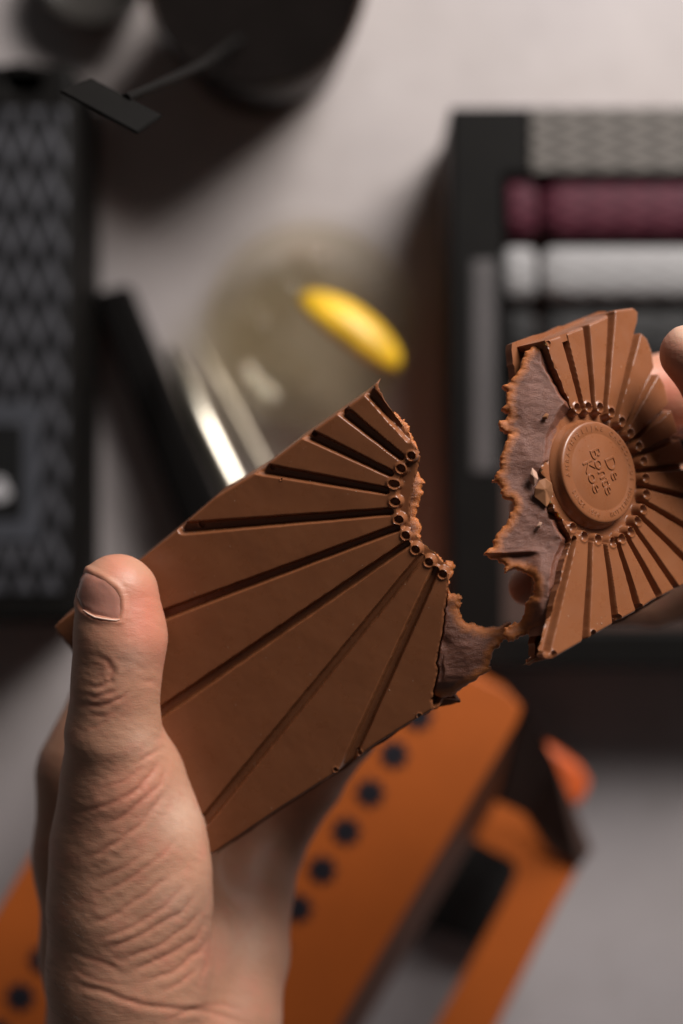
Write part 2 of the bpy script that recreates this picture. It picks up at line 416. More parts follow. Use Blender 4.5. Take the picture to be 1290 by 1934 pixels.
def bar_piece(pl, root, frac_px, mold_px, grooves, dimples, center, rtip, gw, extra_dimples, seed, step=.19, thick=12.0, dr=1.08, gd=2.3, tipdrop=True, elong=None):
    fr = fractal(pl.loc(frac_px), .20, 3, seed); md = pl.loc(mold_px)
    poly = np.concatenate([fr, md])
    mold = np.concatenate([fr[-1:], md, fr[:1]])
    G = [(pl.loc([a])[0], pl.loc([b])[0]) for a, b in grooves]
    Dm = pl.loc(dimples); C = center
    def h(P):
        Z = np.zeros(len(P))
        wob = vnoise(P[:, 0], P[:, 1], 3.0, seed + 1) * .06 + vnoise(P[:, 0], P[:, 1], .9, seed + 2) * .025
        for i, (a, b) in enumerate(G):
            d, t = seg_dist(P, a, b); w = gw[0] + (gw[1] - gw[0]) * t
            d = d + wob
            Z = np.minimum(Z, -gd * (1 - sstep(d, w * .42, w)))
        r = np.linalg.norm(P - C, axis=1)
        if tipdrop:
            # wedge tips: rounded nose round each dimple
            near = np.full(len(P), 1e9)
            for q in Dm: near = np.minimum(near, np.linalg.norm(P - q, axis=1))
            nose = sstep(near, dr * 1.22, dr * 1.85)
            inner = 1 - sstep(r, rtip - .2, rtip + .5)
            Z = np.minimum(Z, -gd * nose * inner)
        Z -= .25 * (1 - sstep(r, rtip - .5, rtip + 9)) * (Z > -1)
        for i, q in enumerate(Dm):
            dv = q - C; dv /= np.linalg.norm(dv); el = elong[i] if elong else 1.0
            v = P - q; al = v @ dv; ac = v @ np.array([-dv[1], dv[0]])
            d = np.sqrt((al / el) ** 2 + ac ** 2)
            Z += .30 * np.exp(-((d - dr * 1.12) / .32) ** 2)
            Z = np.where(d < dr, np.minimum(Z, -.1) - 1.05 * np.sqrt(np.clip(1 - (d / dr) ** 2, 0, 1)), Z)
        for (q, rr) in extra_dimples:
            qq = pl.loc([q])[0]; d = np.linalg.norm(P - qq, axis=1)
            Z += .15 * np.exp(-((d - rr * 1.1) / .2) ** 2)
            Z = np.where(d < rr, Z - 1.1 * np.sqrt(np.clip(1 - (d / rr) ** 2, 0, 1)), Z)
        dm = poly_dist(P, mold, closed=False)
        e = np.clip(1 - dm / .7, 0, 1); Z -= .55 * (1 - np.sqrt(1 - e * e * .98)) * 1.2
        Z += vnoise(P[:, 0], P[:, 1], 9, seed + 3) * .035 + vnoise(P[:, 0], P[:, 1], 1.6, seed + 5) * .012
        df = poly_dist(P, fr, closed=False)
        Z -= np.clip(1 - df / .5, 0, 1) * (.12 + .18 * vnoise(P[:, 0], P[:, 1], .7, seed + 4))
        return Z
    P, Z, F = heightfield(poly, h, step)
    be = boundary(F)
    # label faces by the groove centre lines and the hub
    cen = P[F].mean(1); v = cen - C; ang = np.arctan2(v[:, 1], v[:, 0])
    ga = []
    for a, b in G: m = (a + b) / 2 - C; ga.append(math.atan2(m[1], m[0]))
    side = np.zeros((len(G), len(cen)), bool)
    for i, (a, b) in enumerate(G):
        d = b - a; w = cen - a; side[i] = (d[0] * w[:, 1] - d[1] * w[:, 0]) > 0
    diff = (ang[None, :] - np.array(ga)[:, None] + math.pi) % (2 * math.pi) - math.pi
    sc = np.where(side & (np.abs(diff) < 1.4), np.abs(diff), 9.0)
    lab = np.where(sc.min(0) > 8, 99, sc.argmin(0))
    hub = np.linalg.norm(v, axis=1) < rtip - 1.75
    lab = np.where(hub, -1, lab)
    bd = np.zeros(len(P)); df = poly_dist(P, fr, closed=False); isf = df < .05
    depth = np.where(isf, 2.6, thick)
    nrm = np.zeros_like(P)
    ctr = poly.mean(0)
    # outward direction from edge direction
    for a, b in be:
        d = P[b] - P[a]; nn = np.array([d[1], -d[0]]); nrm[a] += nn; nrm[b] += nn
    nrm /= (np.linalg.norm(nrm, axis=1)[:, None] + 1e-9)
    out = nrm * np.where(isf, -.25, 1.1)[:, None]
    for l in np.unique(lab):
        f = F[lab == l]
        if len(f) < 12: continue
        skirted('hub' if l == -1 else 'segment', P, Z, f, be, depth, out, M['choc'], root)
    # tiny loose crumbs and shavings on the moulded face
    rg = np.random.default_rng(seed + 90)
    dmm = poly_dist(P, mold, closed=False)
    wgt = .25 + 6.0 * ((Z < -.25) & (Z > -1.9)) + 3.0 * ((dmm > .5) & (dmm < 3)) + 2.0 * ((df > .4) & (df < 2.5)); wgt[dmm < .5] = 0; wgt[df < .3] = 0
    pick = rg.choice(len(P), 150, replace=False, p=wgt / wgt.sum()); V = []; Fc = []
    for i in pick:
        k = len(V); r = rg.uniform(.035, .11) * (2.0 if rg.random() < .10 else 1); c_ = np.array([P[i, 0], P[i, 1], Z[i] + r * .4])
        for d in ((1, 0, 0), (0, 1, 0), (-1, 0, 0), (0, -1, 0), (0, 0, 1), (0, 0, -1)): V.append(c_ + np.array(d) * r * rg.uniform(.5, 1.5, 3))
        for a in range(4): Fc += [(k + a, k + (a + 1) % 4, k + 4), (k + (a + 1) % 4, k + a, k + 5)]
    tag(mesh_obj('chocolate_dust', V, Fc, M['dust'], root, smooth=False), kind='stuff')
    return fr, md, poly

# ------------------------------------------------------------------ left piece of the bar
nL = np.array([-.8 * math.sin(R(14)), -.6 * math.sin(R(14)), math.cos(R(14))])
PL = Plane(ORG + ray((800, 1000)) * .358, nL, (.8, .6, 0))
fracL = [(711, 724), (716, 738), (723, 752), (733, 768), (748, 790), (762, 812), (777, 836), (790, 855), (791, 866), (786, 884), (778, 924), (772, 960), (772, 995), (782, 1012), (792, 1022), (808, 1040), (824, 1053), (838, 1068), (848, 1076), (848, 1090),
         (845, 1114), (838.6, 1150), (833.7, 1202), (826, 1241), (827, 1264), (819, 1297), (814, 1323), (818, 1339)]
moldL = [(835, 1331), (770, 1368), (708, 1407.5), (646, 1453), (528, 1528), (408, 1609), (395, 1615), (386, 1609), (375, 1590), (240, 1390), (150, 1260), (131, 1222), (104, 1190), (102, 1184), (110, 1175), (145, 1150), (251, 1068), (329, 1005), (407, 938), (493, 886), (560, 834), (630, 785.6), (686, 746.5)]
def ext(g, k): (a, b), (c, d) = g; L = math.hypot(c - a, d - b); return ((a, b), (c + (c - a) / L * k, d + (d - b) / L * k))
grL = [((772, 828), (702, 745)), ((756, 863), (653, 780)), ((736, 894), (588, 823)), ((728, 927), (504, 887.5)), ((735, 967), (372, 996)), ((748, 998), (180, 1210)),
       ((768, 1028), (230, 1396)), ((795, 1053), (330, 1620)), ((822, 1077), (630, 1500))]
dimL = [(776.3, 861.3), (756.8, 885.3), (744, 914.8), (746, 948.3), (752.5, 982), (765.7, 1011.8), (784.2, 1038.7), (809.5, 1062.4), (835.6, 1084.8)]
grL = [ext(g, 26) for g in grL]
cL = PL.loc([(893, 947)])[0]
left_root = empty('chocolate_bar_piece', mat=PL.matrix())
tag(left_root, 'larger broken half of the milk chocolate bar with long fanned ridges, in the left hand', 'chocolate', 'two halves of the broken chocolate bar')
exL = [((377, 992), .8), ((511, 884), .6), ((592, 820), .75), ((650, 778), .75), ((792, 1352), .65), ((678, 1421), .8), ((634, 1454), .65), ((531, 905), .25), ((482, 893), .25)]
frL, mdL, polyL = bar_piece(PL, left_root, fracL, moldL, grL, dimL, cL, 19.0, (1.15, 1.85), exL, 11, elong=[1, 1.15, 1.4, 1.25, 1.15, 1, 1, 1, 1])

# ------------------------------------------------------------------ right piece of the bar
a15 = R(15); nR = np.array([math.sin(R(36)) * math.cos(a15), math.sin(R(36)) * math.sin(a15), math.cos(R(36))])
PR = Plane(ORG + ray((1133, 892)) * .3615, nR, (1, .37, -.6))
fracR = [(1046, 1243), (1027, 1240), (1031, 1213.7), (1043, 1180.6), (1045.5, 1143), (1058, 1102), (1066, 1060), (1078, 1030), (1080, 1014), (1074, 1004), (1072, 1000), (1064, 985), (1062, 974), (1050, 966), (1048, 955), (1048, 941), (1056, 932), (1052, 915), (1044, 899), (1033, 884), (1034, 877), (1048, 870), (1052, 840), (1056, 815), (1064, 797), (1072, 785), (1080, 778), (1078, 765), (1068, 742), (1055, 708), (1041, 674), (1031, 642.7)]
moldR = [(1068, 630), (1103.4, 616), (1151, 595), (1163, 585), (1196.5, 580.7), (1206, 589), (1205, 612), (1206, 624), (1223, 638.6), (1232, 662), (1236, 690), (1256, 725), (1262, 752), (1274, 790), (1296, 860), (1320, 960), (1330, 1060), (1322, 1088), (1290, 1106), (1232, 1135), (1211, 1149.6), (1169.6, 1172), (1120, 1201), (1085, 1221)]
dimR = [(1091, 771), (1111.7, 769), (1133.6, 770), (1155, 779), (1175, 796.6), (1191, 818.6), (1206.8, 843), (1216, 871), (1220, 903), (1221.3, 933.6), (1215, 962), (1204.8, 984), (1192, 1004), (1175, 1017), (1158, 1024), (1130, 1018.5), (1104, 1013), (1082, 996.5)]
cR = PR.loc([(1129, 895)])[0]
DR = PR.loc(dimR)
A = np.array([DR - cR]).squeeze(); aa = np.unwrap(np.arctan2(A[:, 1], A[:, 0]))
# exact circle centre
Am = np.c_[2 * DR, np.ones(len(DR))]; sol = np.linalg.lstsq(Am, (DR ** 2).sum(1), rcond=None)[0]; cR = sol[:2]
rR = math.sqrt(sol[2] + cR @ cR)
def unloc(pl, q):
    P = pl.o + pl.e * q[0] * .001 + pl.u * q[1] * .001
    return tuple(proj(P[None])[0])
outer = {0: (1064, 628), 1: (1107, 610), 2: (1156, 590), 3: (1207, 618), 4: (1240, 700), 12: (1244, 1122), 13: (1208, 1156), 14: (1164, 1182), 15: (1106, 1215)}
grR = []
aa = np.unwrap(np.arctan2((DR - cR)[:, 1], (DR - cR)[:, 0]))
for i in range(len(DR) - 1):
    if i == 16: continue
    am = (aa[i] + aa[i + 1]) / 2; dv = np.array([math.cos(am), math.sin(am)])
    a = unloc(PR, cR + dv * (rR - .3)); b = outer.get(i) or unloc(PR, cR + dv * 52)
    grR.append((a, b))
grR.append(((1086, 1018), (1034, 1225)))
right_root = empty('chocolate_bar_piece', mat=PR.matrix())
tag(right_root, 'smaller tilted half of the chocolate bar with round embossed medallion, in the right hand', 'chocolate', 'two halves of the broken chocolate bar')
exR = [((1046, 1236), .95), ((1121, 1197), .95), ((1169, 1168), 1.0), ((1210, 1147), .9), ((1036, 648), .6)]
frR, mdR, polyR = bar_piece(PR, right_root, fracR, moldR, grR, dimR, cR, rR, (.80, 1.35), exR, 23, step=.19, dr=1.10, gd=2.5, elong=[1.1] * 19)

# back walls of the two hollow shells
def smooth_in(pl, pts, off): return [tuple(q) for q in fractal(pl.loc(pts, off), .35, 3, 5, True)]
b = prism('back_plate', smooth_in(PL, [(708, 728), (745, 800), (775, 850), (765, 950), (790, 1030), (835, 1090), (830, 1200), (838, 1290), (868, 1323), (820, 1338), (770, 1369), (646, 1455), (528, 1530), (410, 1609), (386, 1600), (240, 1385), (135, 1222), (108, 1186), (251, 1071), (407, 944), (560, 838)], -11), -12.4, -10, M['choc'], left_root)
b = prism('back_plate', smooth_in(PR, [(963, 650), (968, 700), (985, 790), (1000, 900), (1010, 1000), (1012, 1100), (1008, 1180), (1006, 1238), (1080, 1215), (1160, 1178), (1260, 1120), (1280, 1060), (1260, 900), (1215, 760), (1180, 640), (1140, 590), (1060, 617)], -11), -12.6, -10.2, M['choc'], right_root)
# end wall of the right piece: top side of the shell, broken off in a point on the left
tw = PR.loc([(1031, 642.7), (1200, 584)], 0); tb = PR.loc([(963, 650), (1000, 637)], -12)
dx = (tw[1] - tw[0]) / np.linalg.norm(tw[1] - tw[0]); nd = np.array([dx[1], -dx[0]]); nd = nd if nd[1] < 0 else -nd
along = (tb[0] - tw[0]) @ dx
V = []
LV = [(-12.4, 1.0, .0), (-9.2, .86, .35), (-6.2, .60, .1), (-3.2, .28, -.2), (-.35, .0, .0)]
for z, f, j in LV:
    p = tw[0] + dx * (along * f + j) - nd * (1.12 * -z / 12 + .02); q = p + nd * 1.9 + dx * (.5 + j); V += [(p[0], p[1], z), (q[0], q[1], z)]
for z, f, j in LV:
    p = tw[0] + dx * 9 - nd * (1.12 * -z / 12 + .02); q = p + nd * 1.9; V += [(p[0], p[1], z), (q[0], q[1], z)]
F = []
for i in range(4):
    a, c = 2 * i, 2 * i + 2; e, g = 10 + 2 * i, 12 + 2 * i
    F += [(a, c, g, e), (a + 1, e + 1, g + 1, c + 1), (a, a + 1, c + 1, c)]
F += [(0, 10, 11, 1), (8, 9, 19, 18)]
mesh_obj('side_wall', V, F, M['choc'], right_root, smooth=False)

# medallion (lathe in the plane of the right piece) with lettering
mc = PR.loc([(1133.5, 891)], 1.0)[0]; mR = 13.1
prof = [(0, .62), (mR * .74, .62), (mR * .755, .56), (mR * .77, .62), (mR * .93, .62), (mR * .965, .56), (mR * .99, .40), (mR * 1.0, .15), (mR * 1.01, -.8), (mR * 1.025, -1.7), (mR * 1.07, -2.2), (mR * 1.09, -2.9)]
med = lathe('medallion', prof, M['choc'], right_root, n=160, loc=(mc[0], mc[1], .35), sharp=60)
med['label'] = 'round embossed medallion with raised lettering'
def letter_mesh(txt, size, ext=.20, bev=.03):
    c = bpy.data.curves.new('lettering', 'FONT'); c.body = txt; c.size = size; c.extrude = ext; c.bevel_depth = bev; c.bevel_resolution = 2
    c.align_x = 'CENTER'; c.offset = -.02; c.resolution_u = 4
    t = bpy.data.objects.new('t', c); COL.objects.link(t); bpy.context.view_layer.update()
    me = bpy.data.meshes.new_from_object(t.evaluated_get(bpy.context.evaluated_depsgraph_get())); bpy.data.objects.remove(t)
    for p in me.polygons: p.use_smooth = True
    me.set_sharp_from_angle(angle=R(50)); me.materials.clear(); me.materials.append(M['choc'])
    return me
td = PR.loc([(1120, 852), (1156, 946)]); td = td[1] - td[0]; ta = math.atan2(td[1], td[0])
bx = np.array([math.cos(ta), math.sin(ta)]); by = np.array([-bx[1], bx[0]])
for i, (w, o, s) in enumerate((('De', 3.0, 5.2), ('Bonte', -.9, 5.2), ('Koe', -4.8, 5.2))):
    me = letter_mesh(w, s); ob = bpy.data.objects.new('lettering', me); COL.objects.link(ob); ob.parent = med
    q = mc + by * o + bx * (.6 if i == 0 else 0)
    ob.matrix_local = Matrix.Translation((q[0], q[1], .35 + .62 + .02)) @ Matrix.Rotation(ta, 4, 'Z')
# ring lettering, joined into one part
ring_V = []; ring_F = []
def ring(txt, a0, a1, flip):
    n = len(txt)
    for i, ch in enumerate(txt):
        if ch == ' ': continue
        a = a0 + (a1 - a0) * (i + .5) / n
        me = letter_mesh(ch, 1.75, .07, .03)
        rot = a - math.pi / 2 if not flip else a + math.pi / 2
        r = mR * .82 if not flip else mR * .90
        mt = Matrix.Translation((mc[0] + r * math.cos(a), mc[1] + r * math.sin(a), .35 + .62 + .01)) @ Matrix.Rotation(rot, 4, 'Z')
        k = len(ring_V); ring_V.extend([tuple(mt @ v.co) for v in me.vertices]); ring_F.extend([tuple(k + j for j in p.vertices) for p in me.polygons])
        bpy.data.meshes.remove(me)
ring('AMBACHTELIJKE CHOCOLADE', R(172), R(-30), False)
ring('SINDS 1996', R(188), R(245), True)
ring('ROTTERDAM', R(262), R(322), True)
rl = mesh_obj('lettering', ring_V, ring_F, M['choc'], med); rl.data.set_sharp_from_angle(angle=R(50))

# ------------------------------------------------------------------ caramel
def caramel_sheet(name, pl, vis_px, hid_px, hf, root, inv, seed, off, thick=2.4, step=.24, edge_w=3.8, shell=None, jag=.32, base=-3.1, rise=.6):
    fr = fractal(pl.loc(vis_px, off), jag, 3, seed); hid = pl.loc(hid_px, off); poly = np.concatenate([fr, hid])
    ed = {}
    def h(P):
        d = poly_dist(P, fr, closed=False); ed['e'] = np.clip(1 - d / edge_w, 0, 1); ed['d'] = d
        x, y = P[:, 0], P[:, 1]
        Z = off + hf(P)
        Z = Z + .30 * vnoise(x, y, 4.6, seed) + .12 * vnoise(x, y * 1.6, 2.0, seed + 1) + .045 * vnoise(x * 1.0, y * 2.2, .9, seed + 2)
        e = np.clip(1 - d / 1.5, 0, 1)
        Z = Z - .8 * (1 - np.sqrt(np.clip(1 - e * e, 0, 1))) + e * .09 * vnoise(x, y, .7, seed + 3)
        if shell:
            sp_, spoly = shell
            Wp = pl.o + (pl.e[None] * x[:, None] + pl.u[None] * y[:, None] + pl.n[None] * Z[:, None]) * .001 - sp_.o
            L = np.stack([Wp @ sp_.e, Wp @ sp_.u], -1) * 1000; zs = Wp @ sp_.n * 1000
            dd = poly_dist(L, spoly); ins_ = inside(L, spoly); sd = np.where(ins_, dd, -dd)
            lim = base + rise * np.clip(-sd / .5, 0, 1) + 9 * np.clip((-sd - 1.6) / 4, 0, 1)
            Z = np.where(zs > lim, Z - (zs - lim) / max(.4, float(pl.n @ sp_.n)), Z)
        return Z
    P, Z, F = heightfield(poly, h, step); be = boundary(F)
    nrm = np.zeros_like(P)
    for a, b in be:
        d = P[b] - P[a]; nn = np.array([d[1], -d[0]]); nrm[a] += nn; nrm[b] += nn
    nrm /= (np.linalg.norm(nrm, axis=1)[:, None] + 1e-9)
    rj = rng.uniform(-.12, .12, len(P))
    depth = -(Z) + thick; out = nrm * rj[:, None]
    used = ed['e']
    # the local frame of the parent piece may differ from the sheet's own plane
    o = skirted(name, P, Z, F, be, depth, out, M['caramel'], None, at_=used, sharp=80)
    o.parent = root; o.matrix_local = inv @ pl.matrix()
    return o
_r = ray((1050, 1000)); _t = ((PR.o - ORG) @ PR.n) / (_r @ PR.n)
PC = Plane(ORG + _r * _t - PR.n * .0022, np.array([-.10, .15, .98]), (1, 0, 0))
visR = [(1060, 655), (1010, 648), (991.7, 660), (983.4, 688), (966.9, 713), (948, 727.5), (956.5, 744), (958, 758), (945.4, 773), (960.7, 779), (956, 790), (941, 796.6), (944, 808), (964.8, 818.6), (954.5, 833), (944, 862), (946, 884.8), (934, 897), (928.8, 907.5), (942, 912), (948, 930), (962, 940), (971, 951), (968, 965), (962.7, 978), (946, 998.6), (931.7, 1019), (934, 1030), (913, 1047), (938, 1053), (954.5, 1064.8), (952, 1079), (971, 1073), (991.7, 1081), (1008, 1093.7), (1010, 1110), (1000, 1126.8), (991.7, 1155.8), (983, 1172), (976, 1172), (962, 1177), (953, 1182), (953, 1200), (962, 1208), (980, 1202), (997, 1194), (1024.8, 1193), (1050, 1196)]
hidR = [(1075, 1150), (1090, 1080), (1110, 1020), (1100, 960), (1080, 900), (1100, 800), (1090, 740), (1075, 690)]
def hR(P):
    x, y = P[:, 0], P[:, 1]
    q = PC.loc([(938, 1046), (1000, 1056), (1050, 650), (1040, 690), (1025, 1186), (1085, 900), (1040, 1090)])
    z = -.004 * x * x * 0
    fold = sstep(q[0][1] - y + .03 * (x - q[0][0]), -.3, .5) * (1 - sstep(x, q[1][0] - 1, q[1][0] + 3))
    z = z - 1.5 * fold
    z = z - 1.6 * sstep(y, q[3][1] - 3, q[2][1] + 2)                  # tucks in under the top corner
    z = z + .25 * np.sin(y * .45 + .12 * x)
    qs = PC.loc([(1010, 1130), (960, 1190)]); z = z - 4.5 * sstep(-((x - qs[0][0]) * .6 + (y - qs[0][1]) * .8), 0, 8)
    z = z + .8 * np.exp(-((y - q[6][1]) / 5) ** 2)
    return z
invR = PR.matrix().inverted(); invL = PL.matrix().inverted()
caramel_sheet('caramel_filling', PC, visR, hidR, hR, right_root, invR, 31, -.3, shell=(PR, polyR))
PCL = Plane(ORG + ray((880, 1200)) * .3605, np.array([-.06, -.06, .99]), (1, 0, 0))
visL = [(745, 775), (753, 785), (764, 792), (766, 799), (773, 805), (772, 816), (779.7, 826.5), (786, 839.7), (785, 870), (787.6, 892), (799.5, 908), (795.5, 924), (797, 937), (790, 955.7), (787, 968.8), (790, 985), (795.5, 1003), (793, 1019), (803, 1040), (819, 1048), (828, 1052), (835, 1061), (840, 1070), (845, 1062), (851, 1063), (861, 1071.6), (856, 1080), (851, 1092.7), (846, 1105), (850, 1122), (868, 1124), (872.8, 1140.5), (864.7, 1150), (869.6, 1163), (887.5, 1179.6), (905, 1184), (920, 1187.7), (942.8, 1187), (956, 1179), (966, 1178), (967, 1200), (958, 1208), (946, 1214), (933, 1228), (926.6, 1248), (929.8, 1267.5), (920, 1272), (894, 1290), (868, 1310), (848.4, 1321), (828, 1322)]
hidL = [(800, 1300), (805, 1200), (815, 1120), (780, 1060), (745, 1000), (740, 930), (755, 860), (735, 800)]
def hL(P):
    x, y = P[:, 0], P[:, 1]; q = PCL.loc([(885, 1215), (900, 1290), (840, 1310), (836, 1215), (845, 1070), (770, 900)])
    z = 1.5 * np.exp(-(((x - q[0][0]) / 5) ** 2 + ((y - q[0][1]) / 6) ** 2))
    z = z - 3.5 * sstep(-y, -q[3][1] + 8, -q[2][1] + 3) - .3 - 2.4 * sstep(y, q[4][1] - 6, q[4][1] + 1)
    z = z - .8 * np.exp(-(((x - q[3][0]) / 2.2) ** 2 + ((y - q[3][1]) / 2) ** 2))
    z = z + 1.0 * np.exp(-(((x - q[4][0]) / 2) ** 2 + ((y - q[4][1]) / 2) ** 2))
    return z
caramel_sheet('caramel_filling', PCL, visL, hidL, hL, left_root, invL, 47, -.5, shell=(PL, polyL), base=-2.7, rise=2.6)
# caramel body between the plates
c1 = prism('filling_core', smooth_in(PL, [(712, 745), (760, 830), (755, 950), (775, 1030), (818, 1090), (812, 1200), (815, 1290), (800, 1340), (646, 1440), (410, 1590), (240, 1370), (150, 1210), (407, 960), (560, 850)], -6), -10, -2.7, M['caramel'], left_root, .55)
c2 = prism('filling_core', smooth_in(PR, [(1030, 665), (1035, 760), (1040, 900), (1045, 1000), (1040, 1100), (1020, 1200), (1085, 1200), (1240, 1110), (1250, 1000), (1230, 850), (1190, 660), (1150, 610), (1060, 640)], -6), -10.2, -2.7, M['caramel'], right_root, .1)

# crumbs lying on the caramel
def dcar(x, y):
    r = ray((x, y)); return float(((PC.o - ORG) @ PC.n) / (r @ PC.n))
def shard(name, px_pts, d, h, m, root, label, group, apex=None, tilt=0):
    mx_ = np.mean(px_pts, 0); d = dcar(*mx_) - d
    pts = [Vector(at(x, y, d + .0004 * math.sin(i * 2.1))) for i, (x, y) in enumerate(px_pts)]; c = sum(pts, Vector()) / len(pts)
    ap = Vector(at(*(apex or (proj(np.array([c]))[0])), d)) + Vector((0, 0, h)); dn = Vector((0, 0, -h * .8))
    V = pts + [p + dn for p in pts] + [ap]; n = len(pts); F = []
    for i in range(n):
        j = (i + 1) % n; F += [(i, j, 2 * n), (j, i, i + n, j + n)]
    F.append(tuple(range(n, 2 * n)))
    V = [v - c for v in V]
    o = mesh_obj(name, V, F, m, None, smooth=False); o.location = c
    bm = bmesh.new(); bm.from_mesh(o.data); bmesh.ops.recalc_face_normals(bm, faces=bm.faces)
    bmesh.ops.bevel(bm, geom=bm.edges[:], offset=.00012, segments=1, affect='EDGES'); bm.to_mesh(o.data); bm.free()
    tag(o, label, 'chocolate shard', group)
    return o
g = 'chocolate shards lying on the caramel'
M['shard'] = plain('shard_chocolate', (.26, .115, .055), .5, var=.12, scale=60, Specular_IOR_Level=.15)
M['shard_pale'] = plain('shard_pale_chocolate', (.42, .25, .18), .5, var=.12, scale=60, Specular_IOR_Level=.2)
shard('chocolate_shard', [(1005, 883), (1014, 892), (1017, 905), (1009, 918), (1000, 907), (1001, 895)], .0010, .0010, M['shard_pale'], None, 'small pale pointed chocolate shard standing on the caramel above the larger shard', g)
shard('chocolate_shard', [(1018, 908), (1030, 903), (1042, 912), (1045, 930), (1040, 947), (1032, 958), (1020, 947), (1009, 938), (1010, 922)], .0009, .0006, M['shard'], None, 'largest leaf-shaped chocolate shard lying on the caramel beside the medallion', g, (1030, 925))
shard('chocolate_shard', [(1024, 788), (1031, 780), (1037, 782), (1034, 792), (1026, 793)], .0006, .0005, M['shard'], None, 'tiny chocolate shard high on the caramel, left of the upper ridges', g)
shard('chocolate_shard', [(1013, 994), (1019, 985), (1024, 987), (1021, 996), (1015, 1000)], .0006, .0005, M['shard_pale'], None, 'tiny pale chocolate shard low on the caramel, below the large shard', g)
# torn crumb of caramel below the right piece
PCC = Plane(ORG + ray((1012, 1235)) * .362, np.array([0, 0, 1.0]), (1, 0, 0))
caramel_sheet('caramel_crumb', PCC, [(1003, 1222), (1010, 1220), (1018, 1228), (1029, 1226), (1034, 1236), (1026, 1246), (1010, 1250), (996, 1256), (1001, 1245), (1006, 1236)], [(1005, 1230)], lambda P: 0 * P[:, 0], right_root, invR, 61, 0, thick=1.6, step=.2, edge_w=1.6)
sl = [(825, 1322), (845, 1321), (868, 1323), (869, 1327), (850, 1328), (838, 1331)]
prism('shell_sliver', [tuple(q) for q in PL.loc(sl, -7)], -8.2, -7, M['choc'], left_root)

# ------------------------------------------------------------------ hands: one continuous surface each, grown from tapered limbs
def grow_hand(prims, res=.0010, extra=None):
    pr = []
    for a, b, k in prims:
        A = at(a[0], a[1], a[2]); B = at(b[0], b[1], b[2]); pr.append((A, B, a[3] * KX * a[2], b[3] * KX * b[2], k))
    lo = np.min([np.minimum(p[0] - p[2], p[1] - p[3]) for p in pr], 0) - .004
    hi = np.max([np.maximum(p[0] + p[2], p[1] + p[3]) for p in pr], 0) + .004
    n = np.ceil((hi - lo) / res).astype(int) + 1
    ax = [(lo[i] + np.arange(n[i]) * res).astype(np.float32) for i in range(3)]
    D = np.full(n, 1.0, np.float32)
    for A, B, ra, rb, k in pr:
        mlo = np.minimum(A - ra, B - rb) - .012; mhi = np.maximum(A + ra, B + rb) + .012
        sl_ = [slice(max(0, int((mlo[i] - lo[i]) / res)), min(n[i], int((mhi[i] - lo[i]) / res) + 2)) for i in range(3)]
        X, Y, Z = np.meshgrid(*[ax[i][sl_[i]] for i in range(3)], indexing='ij')
        d = (B - A).astype(np.float32); L = float(d @ d) + 1e-12
        t = np.clip(((X - A[0]) * d[0] + (Y - A[1]) * d[1] + (Z - A[2]) * d[2]) / L, 0, 1)
        q = np.sqrt((X - A[0] - t * d[0]) ** 2 + (Y - A[1] - t * d[1]) ** 2 + (Z - A[2] - t * d[2]) ** 2) - (ra + (rb - ra) * t)
        o = D[tuple(sl_)]; h = np.clip(.5 + .5 * (o - q) / k, 0, 1)
        D[tuple(sl_)] = o * (1 - h) + q * h - k * h * (1 - h)
    # surface nets
    s = D < 0
    c = [s[i:n[0] - 1 + i, j:n[1] - 1 + j, k:n[2] - 1 + k] for i in (0, 1) for j in (0, 1) for k in (0, 1)]
    cnt = sum(x.astype(np.int8) for x in c); act = (cnt > 0) & (cnt < 8)
    ci = np.argwhere(act); idx = np.full(act.shape, -1, np.int64); idx[act] = np.arange(len(ci))
    off = np.array([(i, j, k) for i in (0, 1) for j in (0, 1) for k in (0, 1)])
    vals = np.stack([D[ci[:, 0] + o[0], ci[:, 1] + o[1], ci[:, 2] + o[2]] for o in off], -1)
    acc = np.zeros((len(ci), 3)); w = np.zeros(len(ci))
    for a in range(8):
        for b2 in range(a + 1, 8):
            if abs(off[a] - off[b2]).sum() != 1: continue
            va, vb = vals[:, a], vals[:, b2]; m = (va < 0) != (vb < 0)
            t = np.where(m, va / (va - vb + 1e-20), 0)
            acc += np.where(m[:, None], off[a] + t[:, None] * (off[b2] - off[a]), 0); w += m
    V = lo + (ci + acc / w[:, None]) * res
    Q = []
    for axis in range(3):
        u, v = [(1, 2), (2, 0), (0, 1)][axis]
        s0 = np.take(s, range(0, n[axis] - 1), axis); s1 = np.take(s, range(1, n[axis]), axis)
        e = np.argwhere(s0 != s1); e = e[(e[:, u] > 0) & (e[:, v] > 0) & (e[:, u] < n[u] - 1) & (e[:, v] < n[v] - 1)]
        f = []
        for du, dv in ((0, 0), (-1, 0), (-1, -1), (0, -1)):
            g_ = e.copy(); g_[:, u] += du; g_[:, v] += dv; f.append(idx[g_[:, 0], g_[:, 1], g_[:, 2]])
        f = np.stack(f, -1); fl = s0[e[:, 0], e[:, 1], e[:, 2]]
        f[~fl] = f[~fl][:, ::-1]; Q.append(f)
    Fq = np.concatenate(Q)
    return V, Fq
